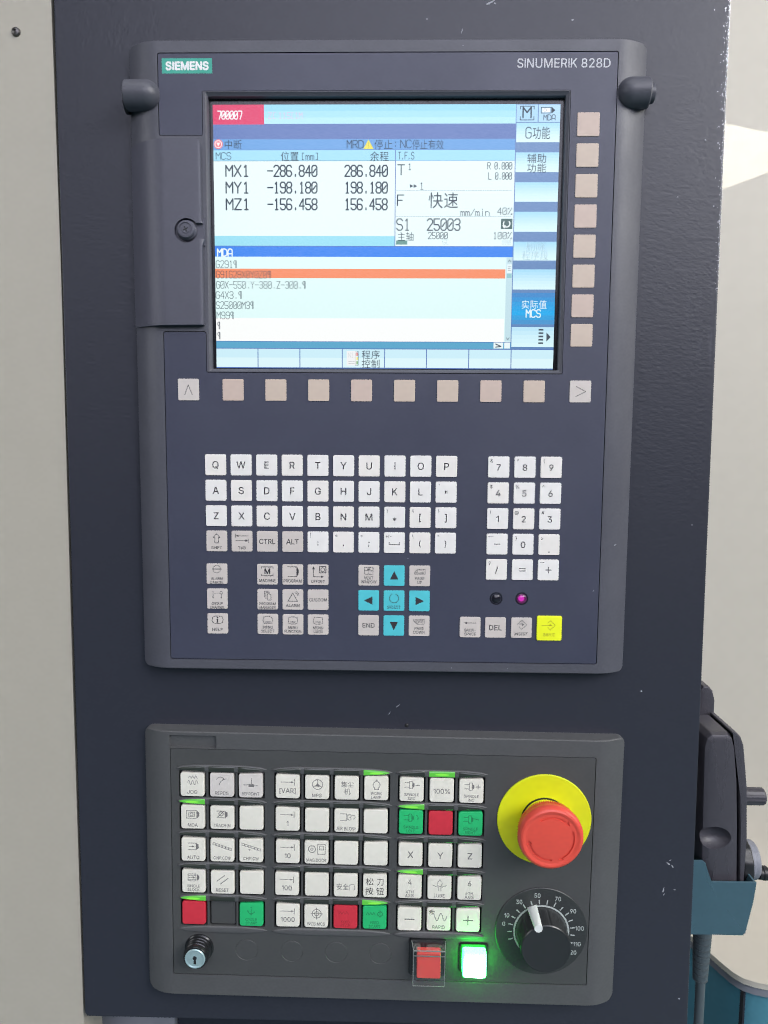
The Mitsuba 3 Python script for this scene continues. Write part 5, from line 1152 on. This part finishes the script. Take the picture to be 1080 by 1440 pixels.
def knob_x(x0, x1, y, z, r0, r1, n=40, wob=0.0):
    g = lathe([(0.01, 0), (r0, 0), (r0, (x1 - x0) * .35), (r1, (x1 - x0) * .45), (r1, (x1 - x0) - 1), (r1 - .8, x1 - x0), (0.01, x1 - x0)], n, lambda t, r, z_: r + (wob * math.sin(t * 12) if r > 3 else 0))
    v = g.vertices.copy()
    g.vertices = np.column_stack([x0 + v[:, 2], y + v[:, 0], z + v[:, 1]])
    return g


put('handwheel_pendant__selector_knob', shp(knob_x(354, 378.0, -236.8, -54, 6.2, 6.0, 40, .25), 'pendant_plastic', 30))
put('handwheel_pendant__handwheel', shp(knob_x(354, 366, -284.6, -54, 17.5, 18.5, 64, .35), 'dark_plastic', 30))
put('handwheel_pendant__handwheel__rim', shp(knob_x(366, 373.5, -284.6, -54, 14.5, 13.5, 64), 'dim_grey', 30), exact=True)
put('handwheel_pendant__handwheel__crank', shp(knob_x(373.5, 380, -290, -46, 4.5, 5, 24), 'dark_plastic', 30), exact=True)
cbl = [(343.2 + 0.6 * math.sin(k / 4), -346 - k * 10, -62) for k in range(34)]
put('handwheel_pendant__cable', shp(tube(cbl, 3.4, 16), 'cable_rubber', True))
rp = [(343.2, -318, -62), (343.2, -332, -62)]
rd = [7.4, 7.2]
for k in range(10):
    y = -336 - 5.0 * k
    for dy, dr_ in ((0, 0), (1.6, 0), (1.7, -.9), (3.0, -.9), (3.1, 0)):
        rp.append((343.2, y - dy, -62))
        rd.append(7.0 - .18 * k + dr_)
put('handwheel_pendant__strain_relief', shp(tube(rp, rd, 24), 'cable_rubber', 30))

thing('pendant_holder', 'blue-grey sheet metal bracket holding the handheld pendant at the cabinet edge', 'bracket')
fp = Polygon([(317.0, -269.4), (325.0, -269.4), (327.2, -271.5), (328.6, -284.4), (362.4, -284.3), (361.0, -298), (356.6, -322.0), (317.0, -323.6)])
put('pendant_holder__front_plate', shp(thick(fp, -26.5, -25.0, .4), 'holder_paint', 40))
put('pendant_holder__rear_plate', shp(thick(fp, -116.5, -115.0, .4), 'holder_paint', 40))
put('pendant_holder__side_plate', shp(hull([(362.2, -284.6, -26), (361.0, -284.6, -26), (356.4, -321.8, -26), (355.2, -321.8, -26), (362.2, -284.6, -116), (361.0, -284.6, -116), (356.4, -321.8, -116), (355.2, -321.8, -116)]), 'holder_paint', False))
put('pendant_holder__wall_plate', shp(trimesh.creation.box(bounds=[[315.4, -323.4, -116], [317.2, -269.6, -26]]), 'holder_paint', False))
bp = box(317.2, -116, 356, -26).difference(Point(343.2, -62).buffer(8.5))
b_ = extr(bp, 1.4)
b_.vertices = b_.vertices[:, [0, 2, 1]] * [1, 1, 1]
b_.invert()
b_.apply_translation([0, -323.8, 0])
put('pendant_holder__bottom_plate', shp(b_, 'holder_paint', False))

# ------------------------------------------------------------------ the machine behind, right
thing('machine_base_cabinet', 'teal machine base with a pale rounded cover plate at the lower right', 'machine')


def upright(poly, y0, y1):
    g = extr(poly, y1 - y0)
    v = g.vertices
    g.vertices = np.column_stack([v[:, 0], y0 + v[:, 2], v[:, 1]])
    g.invert()
    return g


cas = Polygon([(900, -620), (740, -601), (700, -598.5), (679, -600.5), (662, -605.5), (648, -613), (638, -625), (630, -643), (622, -664), (610, -700), (560, -800), (500, -899), (900, -899)])
put('machine_base_cabinet__cover_plate', shp(upright(cas, -812, -803), 'far_cream', 30))
put('machine_base_cabinet__plate_edge', shp(upright(cas.buffer(-3), -826, -812), 'dim_grey', 30))
put('machine_base_cabinet__base', shp(upright(cas.buffer(-9), -1240, -826), 'base_teal', 30))
put('machine_base_cabinet__seam', shp(upright(box(650, -630, 653, -613.8), -1240, -828), 'navy', False))
thing('brown_grey_block', 'brown-grey block low down behind the cable', 'box')
put('brown_grey_block', shp(trimesh.creation.box(bounds=[[420, -1250, -880], [600, -1010, -800]]), 'brown_grey', False), exact=True)  # plain block for the brown-grey patch behind the cable
